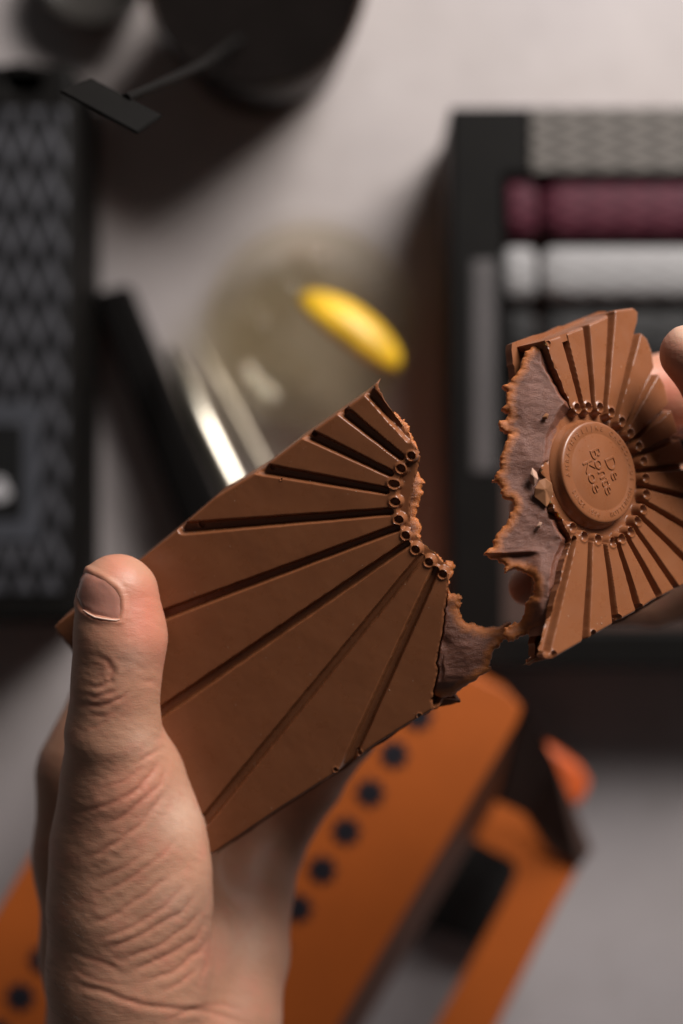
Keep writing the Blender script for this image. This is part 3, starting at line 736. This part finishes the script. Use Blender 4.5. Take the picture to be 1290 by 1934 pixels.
def hand_mesh(name, prims, root, creases, blush, pale, nail_px=None, res=.0010, sub=1):
    V, Fq = grow_hand(prims, res)
    o = mesh_obj('t', V, Fq, M['skin'])
    sm = o.modifiers.new('s', 'SMOOTH'); sm.iterations = 3; sm.factor = .5
    if sub: sb = o.modifiers.new('u', 'SUBSURF'); sb.levels = sub; sb.render_levels = sub
    bpy.context.view_layer.update()
    me = bpy.data.meshes.new_from_object(o.evaluated_get(bpy.context.evaluated_depsgraph_get())); bpy.data.objects.remove(o)
    me.name = name; n = len(me.vertices)
    P = np.empty(n * 3, np.float32); me.vertices.foreach_get('co', P); P = P.reshape(-1, 3).astype(float)
    N = np.empty(n * 3, np.float32); me.vertices.foreach_get('normal', N); N = N.reshape(-1, 3).astype(float)
    if (N * (P - P.mean(0))).sum() < 0: me.flip_normals(); N = -N
    q = proj(P); front = N[:, 2] > -.15; dist = CAMZ - P[:, 2]
    disp = np.zeros(n); bl = np.zeros(n); pa = np.zeros(n)
    for pts, width, depth, dmax in creases:
        pts = np.array(pts, float)
        m = front & (dist < dmax) & (q[:, 0] > pts[:, 0].min() - 40) & (q[:, 0] < pts[:, 0].max() + 40) & (q[:, 1] > pts[:, 1].min() - 40) & (q[:, 1] < pts[:, 1].max() + 40)
        if not m.any(): continue
        fp = fractal(pts, 1.6, 3, int(abs(pts[0][0] * 7)))
        d = poly_dist(q[m], fp, closed=False)
        e0 = np.minimum(np.linalg.norm(q[m] - fp[0], axis=1), np.linalg.norm(q[m] - fp[-1], axis=1))
        fade = np.clip(e0 / 30, 0.12, 1)
        disp[m] -= .34 * depth * np.exp(-(d / width) ** 2) * fade
        disp[m] += depth * .16 * np.exp(-((d - width * 2.6) / (width * 1.6)) ** 2) * fade
        bl[m] = np.maximum(bl[m], .32 * np.exp(-(d / (width * 1.5)) ** 2) * fade)
    for (bx_, by_, br, s_) in blush: bl += s_ * np.exp(-(((q[:, 0] - bx_) ** 2 + (q[:, 1] - by_) ** 2) / br ** 2))
    for (bx_, by_, br, s_) in pale: pa += s_ * np.exp(-(((q[:, 0] - bx_) ** 2 + (q[:, 1] - by_) ** 2) / br ** 2))
    disp += .00006 * vnoise(q[:, 0], q[:, 1], 26, 5) + .00004 * vnoise(q[:, 0] * .8 + q[:, 1] * .45, (q[:, 1] - q[:, 0] * .5) * 2.2, 16, 6)
    if nail_px is not None:
        m = front & (dist < .372) & (q[:, 0] < 300) & (q[:, 1] < 1220)
        npoly = np.array(nail_px, float); dn_ = poly_dist(q[m], npoly); ins = inside(q[m], npoly)
        sd = np.where(ins, -dn_, dn_)
        v = -.00045 * (1 - sstep(sd, -6, 2)) + .00040 * np.exp(-((sd - 7) / 6) ** 2)
        disp[m] += v
        bl[m] = np.maximum(bl[m], .5 * np.exp(-((sd - 3) / 5) ** 2))
    P = P + N * disp[:, None]
    me.vertices.foreach_set('co', P.astype(np.float32).ravel()); me.update()
    me.polygons.foreach_set('use_smooth', [True] * len(me.polygons))
    me.materials.clear(); me.materials.append(M['skin'])
    ob = bpy.data.objects.new(name, me); COL.objects.link(ob); ob.parent = root
    attr(ob, 'blush', np.clip(bl, 0, 1)); attr(ob, 'pale', np.clip(pa, 0, 1))
    return ob, P, q, N
def chain(pts, k=.004): return [(pts[i], pts[i + 1], k) for i in range(len(pts) - 1)]
LH = []
LH += chain([(222, 1124, .3655, 78), (228, 1205, .3655, 80), (219, 1290, .367, 76), (214, 1385, .370, 83), (232, 1480, .377, 112), (243, 1590, .3835, 140), (246, 1700, .386, 148), (242, 1830, .388, 146), (245, 2000, .392, 150), (260, 2300, .396, 165)], .005)
LH += [((262, 1560, .379, 100), (300, 1650, .379, 88), .006)]
LH += chain([(157, 1480, .420, 88), (156, 1620, .420, 86), (176, 1800, .418, 92), (185, 1960, .418, 90), (200, 2300, .42, 130)], .006)
LH += [((300, 1560, .436, 100), (330, 1750, .425, 130), .008), ((335, 1810, .410, 130), (370, 2000, .404, 132), .008), ((370, 2000, .404, 132), (380, 2300, .405, 150), .008)]
LH += chain([(500, 1610, .438, 72), (462, 1700, .430, 84), (443, 1800, .421, 98), (425, 1920, .409, 100), (400, 2100, .405, 125), (390, 2300, .405, 150)], .005)
LH += chain([(157, 1445, .422, 84), (205, 1320, .427, 66), (330, 1200, .424, 62), (440, 1110, .412, 56), (500, 1060, .402, 50)], .003)
LH += chain([(290, 1440, .446, 80), (440, 1280, .440, 64), (560, 1180, .418, 56), (610, 1130, .405, 50)], .003)
LH += chain([(400, 1510, .448, 78), (540, 1370, .440, 60), (650, 1270, .42, 54), (690, 1220, .405, 48)], .003)
LH += chain([(500, 1600, .442, 70), (592, 1478, .437, 54), (660, 1390, .42, 48), (700, 1320, .405, 44)], .003)
Z7 = lambda L: [(60 + x / 3.395, 1020 + y / 3.395) for x, y in L]
Z8 = lambda L: [(60 + x / 2.389, 1480 + y / 2.389) for x, y in L]
CR = [(Z7([(330, 925), (430, 945), (505, 905), (525, 840), (480, 775), (400, 745)]), 4.0, .00055, .40),
      (Z7([(345, 880), (400, 900), (450, 870)]), 3, .0003, .40), (Z7([(350, 810), (420, 800), (480, 830)]), 3, .0003, .40),
      (Z7([(310, 985), (400, 1010), (500, 985), (590, 940)]), 3.2, .00035, .40),
      (Z7([(300, 1060), (450, 1065), (560, 1020), (650, 960)]), 3.5, .00045, .40),
      (Z7([(330, 1130), (450, 1130), (560, 1090)]), 3, .00025, .40),
      (Z7([(815, 925), (740, 910), (690, 895)]), 4, .0006, .40),
      (Z7([(300, 1240), (420, 1200), (520, 1130)]), 3, .0002, .40),
      (Z7([(440, 1600), (560, 1560), (660, 1500), (740, 1420)]), 3, .00022, .40),
      (Z7([(845, 1330), (760, 1380), (640, 1440)]), 3.6, .0006, .40),
      (Z7([(560, 1690), (690, 1590), (780, 1480), (830, 1420)]), 4, .0006, .41),
      (Z7([(700, 1690), (790, 1600), (835, 1530), (860, 1450)]), 4, .00055, .41),
      (Z8([(200, 130), (330, 100), (450, 45), (530, -10)]), 4.2, .0004, .41),
      (Z8([(330, 180), (440, 130), (540, 30)]), 4.2, .0005, .41),
      (Z8([(250, 335), (390, 265), (500, 180), (570, 80), (600, 20)]), 4.6, .0006, .41),
      (Z8([(280, 440), (420, 380), (520, 300)]), 4, .00035, .41),
      (Z8([(300, 500), (460, 420), (600, 320), (660, 240)]), 4, .00035, .41),
      (Z8([(260, 630), (400, 580), (520, 500), (640, 400)]), 4.6, .0005, .41),
      (Z8([(300, 700), (470, 640), (600, 560), (700, 450)]), 4.2, .0004, .41),
      (Z8([(340, 745), (520, 670), (680, 580), (750, 490)]), 4.6, .0005, .41),
      (Z8([(400, 800), (560, 740), (700, 650), (780, 560)]), 4.2, .00045, .41),
      (Z8([(440, 850), (600, 780), (740, 700), (790, 620)]), 4.4, .0005, .41),
      (Z8([(500, 900), (640, 850), (760, 760), (800, 690)]), 4.4, .0005, .42),
      (Z8([(560, 940), (680, 890), (770, 820)]), 4, .0004, .42),
      (Z8([(200, 900), (330, 940), (480, 995), (640, 1015), (800, 1030), (960, 1085)]), 5, .0007, .43),
      (Z8([(600, 1060), (760, 1010), (860, 1000), (960, 1040)]), 5, .0005, .43), (Z8([(800, 700), (790, 820), (740, 930)]), 4, .0004, .43),
      (Z8([(180, 760), (300, 800), (420, 860)]), 4, .00035, .42),
      (Z8([(180, 840), (300, 890), (430, 930)]), 4, .0003, .42)]
nail = [(139, 1088), (147, 1079), (163, 1080), (189.6, 1093), (218, 1114), (227, 1130), (228, 1150), (225, 1168), (205, 1166), (178, 1161), (157, 1149.6), (145, 1128)]
left_hand = empty('hand', tuple(at(245, 2000, .41)))
tag(left_hand, 'left hand gripping the larger chocolate half, thumb and thumbnail in front', 'hand', 'hands pulling the chocolate bar apart')
inv = Matrix.Translation(-left_hand.location)
lh, LP, Lq, LN = hand_mesh('palm_and_fingers', LH, left_hand, CR,
    [(268, 1130, 42, .75), (215, 1062, 30, .55), (272, 1190, 58, .75), (262, 1235, 50, .25), (270, 1480, 45, .35), (215, 1560, 70, .15), (400, 1800, 40, .35), (230, 1520, 40, .2)],
    [(340, 1540, 50, .8), (250, 1240, 30, .5), (330, 1700, 40, .35), (265, 1400, 30, .5), (470, 1780, 50, .5)], nail)
lh.matrix_parent_inverse = inv
# thumb nail follows the thumb's own surface, standing a little proud of it
from mathutils.bvhtree import BVHTree
def nail_mesh(name, hand_ob, poly_px, lift, m, parent, step=2.2, seed=3):
    dg = bpy.context.evaluated_depsgraph_get(); bv = BVHTree.FromPolygons([tuple(v.co) for v in hand_ob.data.vertices], [tuple(p.vertices) for p in hand_ob.data.polygons])
    poly = fractal(poly_px, 1.0, 2, seed, True)
    P, Z, F = heightfield(poly, lambda P: np.zeros(len(P)), step)
    d = poly_dist(P, poly); V = []
    for (x, y), dd in zip(P, d):
        r = ray((x, y)); hit = bv.ray_cast(Vector(ORG), Vector(r).normalized())
        h, nn = (hit[0], hit[1]) if hit[0] is not None else bv.find_nearest(Vector(at(x, y, .367)))[:2]
        if nn.z < 0: nn = -nn
        e = min(dd / 7.0, 1.0); V.append(h + nn * (lift * math.sqrt(1 - (1 - e) ** 2) - .00005))
    V = np.array(V)
    # relax so that the plate is smoother than the skin beneath it
    nb = {}
    for f in F:
        for a in range(4): nb.setdefault(int(f[a]), set()).update((int(f[(a + 1) % 4]), int(f[(a + 3) % 4])))
    for it in range(12):
        W_ = V.copy()
        for i, s_ in nb.items():
            if d[i] > .01: W_[i] = V[i] * .4 + V[list(s_)].mean(0) * .6
        V = W_
    F = F[:, ::-1] if np.cross(V[F[0, 1]] - V[F[0, 0]], V[F[0, 2]] - V[F[0, 0]])[2] < 0 else F
    o = mesh_obj(name, V, F, m, parent); o.matrix_parent_inverse = Matrix.Translation(-parent.location)
    return o
nail_mesh('thumbnail', lh, nail, .00075, M['nail'], left_hand)

bvh = BVHTree.FromPolygons([tuple(v.co) for v in lh.data.vertices], [tuple(p.vertices) for p in lh.data.polygons])
def on_hand(x, y, lift=0.0):
    h = bvh.ray_cast(Vector(ORG), Vector(ray((x, y))).normalized())
    if h[0] is None: h = bvh.find_nearest(Vector(at(x, y, .375)))
    return h[0] + h[1] * (lift if h[1].z > -.2 else -lift), h[1]
cu = tube('cuticle', [on_hand(x, y, .00012)[0] for x, y in [(158, 1153), (168, 1160), (180, 1166), (194, 1169), (208, 1171), (220, 1172), (227, 1170)]], [.0001, .00022, .00026, .00024, .00026, .0002, .0001], M['cuticle'], left_hand, 8)
cu.matrix_parent_inverse = inv
# a few fine dark hairs on the shaded side of the wrist
rgh = np.random.default_rng(5); V = []; F = []
for i in range(70):
    x, y = rgh.uniform(88, 175), rgh.uniform(1690, 1940); p, nn = on_hand(x, y)
    dirv = Vector((-.6 + rgh.normal() * .3, .55 + rgh.normal() * .3, .1)); dirv = (dirv - nn * dirv.dot(nn)).normalized(); L = rgh.uniform(.003, .007); bend = rgh.normal() * .35
    pr_ = None
    for j in range(6):
        t_ = j / 5; c_ = p + dirv * L * t_ + nn * (L * .28 * math.sin(t_ * 2.2)) + dirv.cross(nn) * L * bend * t_ * t_; r_ = .000035 * (1 - t_ * .8)
        k = len(V); V += [c_ + Vector((r_, 0, 0)), c_ + Vector((-r_ * .5, r_ * .87, 0)), c_ + Vector((-r_ * .5, -r_ * .87, 0))]
        if pr_ is not None:
            for q in range(3): F.append((pr_ + q, pr_ + (q + 1) % 3, k + (q + 1) % 3, k + q))
        pr_ = k
hr = mesh_obj('hair', V, F, M['hair'], left_hand); hr.matrix_parent_inverse = inv; tag(hr, kind='stuff')

RH = []
RH += chain([(1302, 668, .3625, 56), (1366, 738, .367, 64), (1480, 860, .378, 78), (1640, 1000, .40, 108)], .004)
RH += chain([(994, 735, 0.3880, 36), (1110, 735, 0.4000, 50), (1270, 742, 0.4060, 74), (1450, 800, .41, 85), (1600, 900, .42, 120)], .003)
RH += chain([(994, 962, 0.3860, 33), (1120, 950, 0.4000, 48), (1280, 930, 0.4110, 56), (1450, 920, 0.4170, 70), (1600, 950, .42, 110)], .003)
RH += chain([(996, 1108, 0.3840, 36), (1120, 1085, 0.4000, 46), (1280, 1045, 0.4110, 54), (1450, 1000, 0.4170, 66), (1600, 1000, .42, 110)], .003)
RH += chain([(1150, 1150, 0.4040, 36), (1230, 1140, 0.4100, 44), (1330, 1120, .41, 50), (1450, 1070, 0.4190, 62), (1600, 1050, .42, 100)], .003)
right_hand = empty('hand', tuple(at(1600, 950, .42)))
tag(right_hand, 'right hand holding the medallion half, thumb tip in front at the right edge', 'hand', 'hands pulling the chocolate bar apart')
rh, _, _, _ = hand_mesh('palm_and_fingers', RH, right_hand,
    [([(1252, 640), (1275, 652), (1300, 655)], 2.5, .00012, .37), ([(1250, 660), (1275, 672), (1300, 676)], 2.5, .00012, .37)],
    [(1262, 730, 45, 1.0), (1250, 640, 30, .4), (985, 1110, 30, .5)], [(1290, 625, 30, .8)])
rh.matrix_parent_inverse = Matrix.Translation(-right_hand.location)
nm = nail_mesh('fingernail', rh, [(1268, 806), (1300, 802), (1330, 806), (1332, 822), (1300, 830), (1270, 824)], .0007, M['nail'], right_hand)

# ------------------------------------------------------------------ things on the table
# black pouch on the left
dp = .592; zt = CAMZ - dp
pouch = empty('chocolate_pouch', tuple(at(0, 640, .66)))
tag(pouch, 'black zigzag-embossed pouch with a hang hole at the left edge of the table', 'pouch')
pinv = Matrix.Translation(-pouch.location)
def P_(o, root): o.matrix_parent_inverse = Matrix.Translation(-root.location); return o
ho = [(14, 150), (22, 138), (48, 136), (66, 146), (60, 164), (38, 172), (18, 166)]
body = P_(plate('pouch_body', [rrect(-240, 118, 142, 1178, 26, dp), xy(ho, dp)[::-1]], .004, zt, M['black_card'], pouch, .004, res=4), pouch)
P_(plate('zigzag_panel', [rrect(-225, 205, 126, 1120, 12, dp)], zt - .001, zt + .0012, M['zig_dark'], pouch, .0008), pouch)
P_(plate('label_frame', [rrect(-120, 762, 74, 1022, 8, dp)], zt + .0008, zt + .0022, M['blue_grey'], pouch, .0004), pouch)
P_(plate('label_panel', [rrect(-100, 802, 46, 978, 6, dp)], zt + .0018, zt + .0032, M['black_gloss'], pouch, .0004), pouch)
P_(plate('logo', [xy([(20 * math.cos(a) * (1 + .25 * math.sin(3 * a)) + 2, 925 + 24 * math.sin(a)) for a in np.linspace(0, 6.28, 20)[:-1]], dp)], zt + .003, zt + .0036, M['white_print'], pouch, .0002), pouch)
# long black wrapper and steel knife lying beside it
wr = plate('bar_wrapper', [xy([(175, 550), (240, 536), (325, 740), (418, 955), (550, 1270), (480, 1310), (355, 1040), (262, 790)], .635)], .0, .024, M['black_matte'], None, .003)
tag(wr, 'long plain black wrapper lying diagonally between the pouch and the glass', 'wrapper')
kn = empty('table_knife', tuple(at(480, 960, .62))); tag(kn, 'polished steel knife lying along the black wrapper, its far end under the chocolate', 'knife')
k1 = P_(tube('handle', [at(322, 660, .625), at(348, 720, .612), at(383, 800, .604), at(445, 930, .600), at(520, 1085, .60), at(585, 1220, .60)], [.0020, .0044, .0052, .0058, .007, .006], M['steel'], kn, 24, .8), kn)
k2 = P_(tube('blade', [at(370, 640, .640), at(415, 730, .636), at(470, 840, .634), at(560, 1010, .632)], [.001, .0032, .0042, .005], M['steel_dull'], kn, 20, .5), kn)

# glass dish with lemon wedge
gx, gy = at(585, 612, .63)[:2]
gl = empty('glass_bowl', (gx, gy, 0)); tag(gl, 'round clear glass bowl of pale liquid in the middle of the table', 'glass')
gi = lambda o: P_(o, gl)
gi(lathe('bowl', [(0, .004), (.030, .004), (.037, .008), (.043, .017), (.0465, .028), (.0474, .033), (.0480, .0337), (.0487, .033), (.0478, .027), (.0443, .014), (.038, .002), (.032, 0), (0, 0)], M['glass'], gl, 96, (gx, gy, .0005), sharp=70))
gi(lathe('liquid', [(0, .024), (.036, .024), (.0448, .0248), (.042, .0165), (.036, .0095), (.030, .0055), (0, .0055)], M['water'], gl, 80, (gx, gy, 0)))
for k, (ix, iy, ir, rz) in enumerate(((520, 560, .010, .3), (575, 505, .009, 1.0), (470, 640, .010, .8), (540, 700, .011, .2))):
    c = at(ix, iy, .63); V = []
    o = plate('ice_cube', [[(c[0] + ir * 1.3 * math.cos(a + rz), c[1] + ir * 1.3 * math.sin(a + rz)) for a in (0, 1.57, 3.14, 4.71)]], .019, .031, M['ice'], None, .003, res=3)
    tag(o, ['ice cube near the centre left of the glass bowl', 'ice cube at the top of the glass bowl', 'ice cube at the left rim of the glass bowl', 'ice cube at the bottom of the glass bowl'][k], 'ice cube', 'ice cubes in the glass bowl')
# lemon / orange wedge resting on the rim
def citrus():
    root = empty('citrus_wedge', tuple(at(665, 618, .61))); tag(root, 'yellow orange citrus wedge resting on the rim of the glass bowl', 'citrus wedge')
    c = Vector(at(668, 616, .615)); a = Vector(at(760, 686, .615)) - Vector(at(575, 552, .615)); L = a.length / 2 * 1.0; a.normalize()
    b = Vector((-a.y, a.x, 0)); z = Vector((0, 0, 1)); n = 36; V = []; rind = []; fl = []
    rows = []
    for i in range(n + 1):
        t = -1 + 2 * i / n; s_ = math.sqrt(max(0, 1 - abs(t) ** 1.9)); r = .0128 * s_ + .0002
        row = []
        for q in range(9):
            th = R(-70 + 190 * q / 8)
            row.append(c + a * t * L + b * (r * math.cos(th)) * .9 + z * (r * math.sin(th)) * .8 - b * .004)
        rows.append((c + a * t * L * .93 - b * (.004 + .0035 * s_) + z * .002 * s_, row))
    V = []; F = []
    for ap, row in rows: V += row
    for i in range(n):
        for q in range(8): F.append((i * 9 + q, i * 9 + q + 1, (i + 1) * 9 + q + 1, (i + 1) * 9 + q))
    o = mesh_obj('rind', V, F, M['rind'], root); P_(o, root)
    so = o.modifiers.new('s', 'SOLIDIFY'); so.thickness = .0014; so.offset = 0
    V = []; F = []
    for ap, row in rows: V += [row[0], ap, row[8], row[8] * .5 + ap * .5 + z * .001]
    for i in range(n):
        for q, q2 in ((0, 1), (1, 3), (3, 2)): F.append((i * 4 + q, i * 4 + q2, (i + 1) * 4 + q2, (i + 1) * 4 + q))
    o = mesh_obj('flesh', V, F, M['flesh'], root); P_(o, root)
M['rind'] = plain('citrus_rind', (.80, .42, .018), .42, var=.38, scale=75, Subsurface_Weight=.2)
M['flesh'] = plain('citrus_flesh', (.85, .60, .10), .3, var=.2, scale=160, Subsurface_Weight=.3)
citrus()

# cup of coffee at the top with a bar spoon standing in it
cx, cy = at(500, 68, .66)[:2]
cup = empty('coffee_cup', (cx, cy, 0)); tag(cup, 'tapered smoked glass cup of black coffee at the top of the table', 'cup')
zr = CAMZ - .585
P_(lathe('cup_wall', [(0, 0), (.035, 0), (.038, .003), (.043, .04), (.0468, zr - .001), (.0462, zr), (.0453, zr - .001), (.0415, .04), (.036, .006), (.033, .005), (0, .005)], M['smoke_glass'], cup, 96, (cx, cy, .0005), sharp=70), cup)
P_(lathe('coffee', [(0, zr - .006), (.038, zr - .006), (.0443, zr - .005), (.0438, zr - .010), (.0408, .04), (.0355, .0085), (.031, .007), (0, .007)], M['coffee'], cup, 96, (cx, cy, .0005)), cup)
sp = empty('bar_spoon', tuple(at(470, 40, .56))); tag(sp, 'dark metal stirrer with a flat square T-shaped end standing in the coffee cup', 'stirrer')
tip = [(112, 170), (172, 146), (308, 217), (259, 250)]
V = [at(*p, .383 if i in (0, 3) else .389) for i, p in enumerate(tip)]
dn = np.array([-.0002, -.0005, -.0012]); V = V + [v + dn for v in V]
o = mesh_obj('handle_plate', V, [(0, 3, 2, 1), (4, 5, 6, 7), (0, 1, 5, 4), (1, 2, 6, 5), (2, 3, 7, 6), (3, 0, 4, 7)], M['dark_metal'], sp, smooth=False); P_(o, sp)
bm = bmesh.new(); bm.from_mesh(o.data); bmesh.ops.recalc_face_normals(bm, faces=bm.faces); bmesh.ops.bevel(bm, geom=bm.edges[:], offset=.00035, segments=2, affect='EDGES'); bm.to_mesh(o.data); bm.free()
P_(tube('stem', [at(238, 186, .3885), at(275, 170, .398), at(330, 145, .425), at(380, 122, .455), at(440, 80, .545), at(465, 70, .64)], [.0014, .0013, .0013, .0013, .0013, .0013], M['dark_metal'], sp, 14), sp)
# second small dark bowl
bx2, by2 = at(178, -62, .64)[:2]
bw = lathe('small_bowl', [(0, 0), (.018, 0), (.021, .003), (.026, .022), (.0235, .022), (.019, .006), (0, .004)], M['grey_ceramic'], None, 72, (0, 0, .0005))
bw.location = (bx2, by2, 0); tag(bw, 'small dark bowl cut off by the top edge, above the pouch', 'bowl')

# black gift box on the right with three wrapped bars and a side label
db = .598; zb = CAMZ - db
gb = empty('gift_box', tuple(at(1130, 720, .66))); tag(gb, 'large black gift box on the right, open window showing wrapped bars', 'box')
P_(plate('box_body', [rrect(851, 203, 1560, 1262, 8, db)], .0, zb - .016, M['side_card'], gb, .001), gb)
P_(plate('box_rim', [rrect(850, 202, 1562, 1263, 8, db), rrect(952, 330, 1530, 1190, 8, db)[::-1]], zb - .016, zb, M['black_card'], gb, .0015), gb)
lab = P_(plate('side_label', [rrect(890, 490, 938, 892, 8, db)], zb - .0006, zb + .0006, M['label_grey'], gb, .0003), gb)
V = []; F = []
for i in range(58):                                   # lines of small vertical print
    y = 495 + i * 6.8; w = random.uniform(14, 20)
    q = [at(914 - w, y, db), at(914 + w, y, db), at(914 + w, y + 4.2, db), at(914 - w, y + 4.2, db)]
    k = len(V); V += [(a[0], a[1], zb + .0009) for a in q]; F.append((k, k + 3, k + 2, k + 1))
mesh_obj('small_print', V, F, M['grey_print'], lab, smooth=False)
def pack(name, x0, x1, y0, y1, d, r, m, label, ends):
    """wrapped bar lying across the box: rounded cross-section, pinched seam near its end"""
    root = empty(name, tuple(at((x0 + x1) / 2, (y0 + y1) / 2, d + .01))); tag(root, label, 'chocolate bar', 'wrapped bars in the black gift box')
    A = at(x0, (y0 + y1) / 2, d); B = at(x1, (y0 + y1) / 2, d); hw = (y1 - y0) / 2 * KX * d
    def seg(nm, xa, xb):
        V = []; F = []; n = 22; xs = np.linspace(xa, xb, 26)
        for x in xs:
            e = min((x - xa), (xb - x)) / .004; s_ = math.sqrt(1 - (1 - min(1, max(e, .0))) ** 2) * .25 + .75
            for j in range(n):
                a = 2 * math.pi * j / n; cc = math.copysign(abs(math.cos(a)) ** .8, math.cos(a)); ss = math.copysign(abs(math.sin(a)) ** .8, math.sin(a))
                V.append((x, A[1] + hw * s_ * cc, A[2] - r + r * s_ * ss))
        for i in range(25):
            for j in range(n):
                q = (j + 1) % n; F.append((i * n + j, (i + 1) * n + j, (i + 1) * n + q, i * n + q))
        F.append(tuple(range(n))); F.append(tuple(range(25 * n, 26 * n))[::-1])
        o = mesh_obj(nm, V, F, m, root); o.data.set_sharp_from_angle(angle=R(60)); P_(o, root)
        bm = bmesh.new(); bm.from_mesh(o.data); bmesh.ops.recalc_face_normals(bm, faces=bm.faces); bm.to_mesh(o.data); bm.free()
    xs_ = at(ends, 0, d)[0]
    seg('wrapper_end', A[0], xs_ - .0015); seg('wrapper_body', xs_ + .0015, B[0])
pack('wrapped_bar', 958, 1500, 328, 448, db + .002, .007, M['zig_wine'], 'burgundy foil wrapped bar in the gift box, above the silver one', 1022)
pack('wrapped_bar', 954, 1500, 462, 566, db + .002, .007, M['zig_silver'], 'shiny silver wrapped bar in the gift box, below the burgundy one', 1020)
pack('wrapped_bar', 958, 1500, 582, 700, db + .004, .006, M['zig_black'], 'black zigzag wrapped bar in the gift box, just above the medallion half', 1020)
pack('wrapped_bar', 958, 1500, 716, 834, db + .004, .006, M['black_card'], 'plain black wrapped bar in the gift box, hidden mostly behind the medallion half', 1020)
cd = plate('pattern_card', [rrect(1002, 206, 1510, 326, 4, db)], zb + .0004, zb + .0016, M['zig_beige'], None, .0005)
tag(cd, 'beige zigzag patterned card at the top of the black gift box', 'card')

# orange carton with dark flower print and cut-out window
do = .545; zo = CAMZ - do
ob = empty('orange_carton', tuple(at(700, 1650, .66))); tag(ob, 'large orange carton with dark flower prints and a cut-out window below the chocolate', 'carton')
dirx = np.array([-.508, .861]); 
topq = [(438, 1006), (700, 1162), (905, 1284), (960, 1308), (985, 1338), (978, 1362), (770, 1714), (560, 2070), (300, 2500), (-320, 2200), (-150, 1967), (40, 1645)]
P_(plate('top_panel', [xy(topq, do)[::-1]], zo - .0012, zo, M['orange_card'], ob, .0005), ob)
def quad(name, pts, m, th=.0012):
    V = [np.array(p) for p in pts]; nn = np.cross(V[1] - V[0], V[2] - V[0]); nn /= np.linalg.norm(nn); nn *= th
    V2 = [v - nn for v in V]; n = len(V)
    F = [tuple(range(n)), tuple(range(2 * n - 1, n - 1, -1))] + [(i, i + n, (i + 1) % n + n, (i + 1) % n) for i in range(n)]
    o = mesh_obj(name, V + V2, F, m, ob, smooth=False); P_(o, ob)
    bm = bmesh.new(); bm.from_mesh(o.data); bmesh.ops.recalc_face_normals(bm, faces=bm.faces); bm.to_mesh(o.data); bm.free(); return o
dl = .600; zl = CAMZ - dl
quad('side_wall', [at(984, 1342, do + .001), at(300, 2500, do + .001), at(352, 2500, dl), at(950, 1494, dl)], M['shaded_orange'])  # slanted wall, its shade painted in as a darker card colour
quad('end_flap', [at(985, 1332, do + .0005), at(1042, 1440, .57), at(1110, 1604, dl + .004), at(1088, 1634, dl - .001), at(1033, 1603, dl - .004), at(990, 1538, dl - .01), at(935, 1512, dl - .02)], M['side_card'], .002)  # shade on the flap put into a browner card colour
fr_o = [(975, 1380), (1040, 1450), (1106, 1606), (1098, 1632), (1051, 1715), (941, 1934), (690, 2440), (300, 2440), (640, 1850), (830, 1560)]
hole = [(880, 1580), (968, 1626), (976, 1648), (953, 1700), (825, 1934), (560, 2430), (380, 2430), (655, 1900), (820, 1620)]
P_(plate('window_panel', [xy(fr_o, dl)[::-1], xy(hole, dl)], zl - .0014, zl, M['orange_card'], ob, .0004), ob)
# carton's outer walls under the panels
quad('side_wall', [at(438, 1006, do + .001), at(985, 1334, do + .001), (*at(985, 1334, do)[:2], .002), (*at(438, 1006, do)[:2], .002)], M['orange_card'])
quad('side_wall', [at(-150, 1967, do + .001), at(438, 1006, do + .001), (*at(438, 1006, do)[:2], .002), (*at(-150, 1967, do)[:2], .002)], M['orange_card'])
bk = plate('dark_chocolate_box', [xy([(850, 1555), (1015, 1630), (935, 1795), (765, 1745)], .645)], 0, .012, M['black_soft'], None, .001)
tag(bk, 'small black box inside the window of the orange carton', 'box')
fpos = [(790 - 45.3 * i, 1352 + 72.5 * i) for i in range(8)] + [(125 - 43 * i, 1742 + 70 * i) for i in range(4)]
for px, py in fpos:
    lp = []
    for j in range(48):
        a = 2 * math.pi * j / 48; r = 26 * (1 + .16 * math.cos(8 * a)); lp.append((px + r * math.cos(a), py + r * math.sin(a)))
    P_(plate('printed_flower', [xy(lp, do)[::-1]], zo + .0001, zo + .0005, M['navy'], ob, .0001, res=1), ob)
pe = plate('orange_peel', [xy([(1020, 1405), (1050, 1415), (1100, 1450), (1118, 1480), (1106, 1512), (1088, 1528), (1060, 1510)], .60)], .045, .058, M['orange_bright'], None, .003, res=3)
tag(pe, 'bright orange paper tab sticking out beside the corner of the orange carton', 'paper tab')
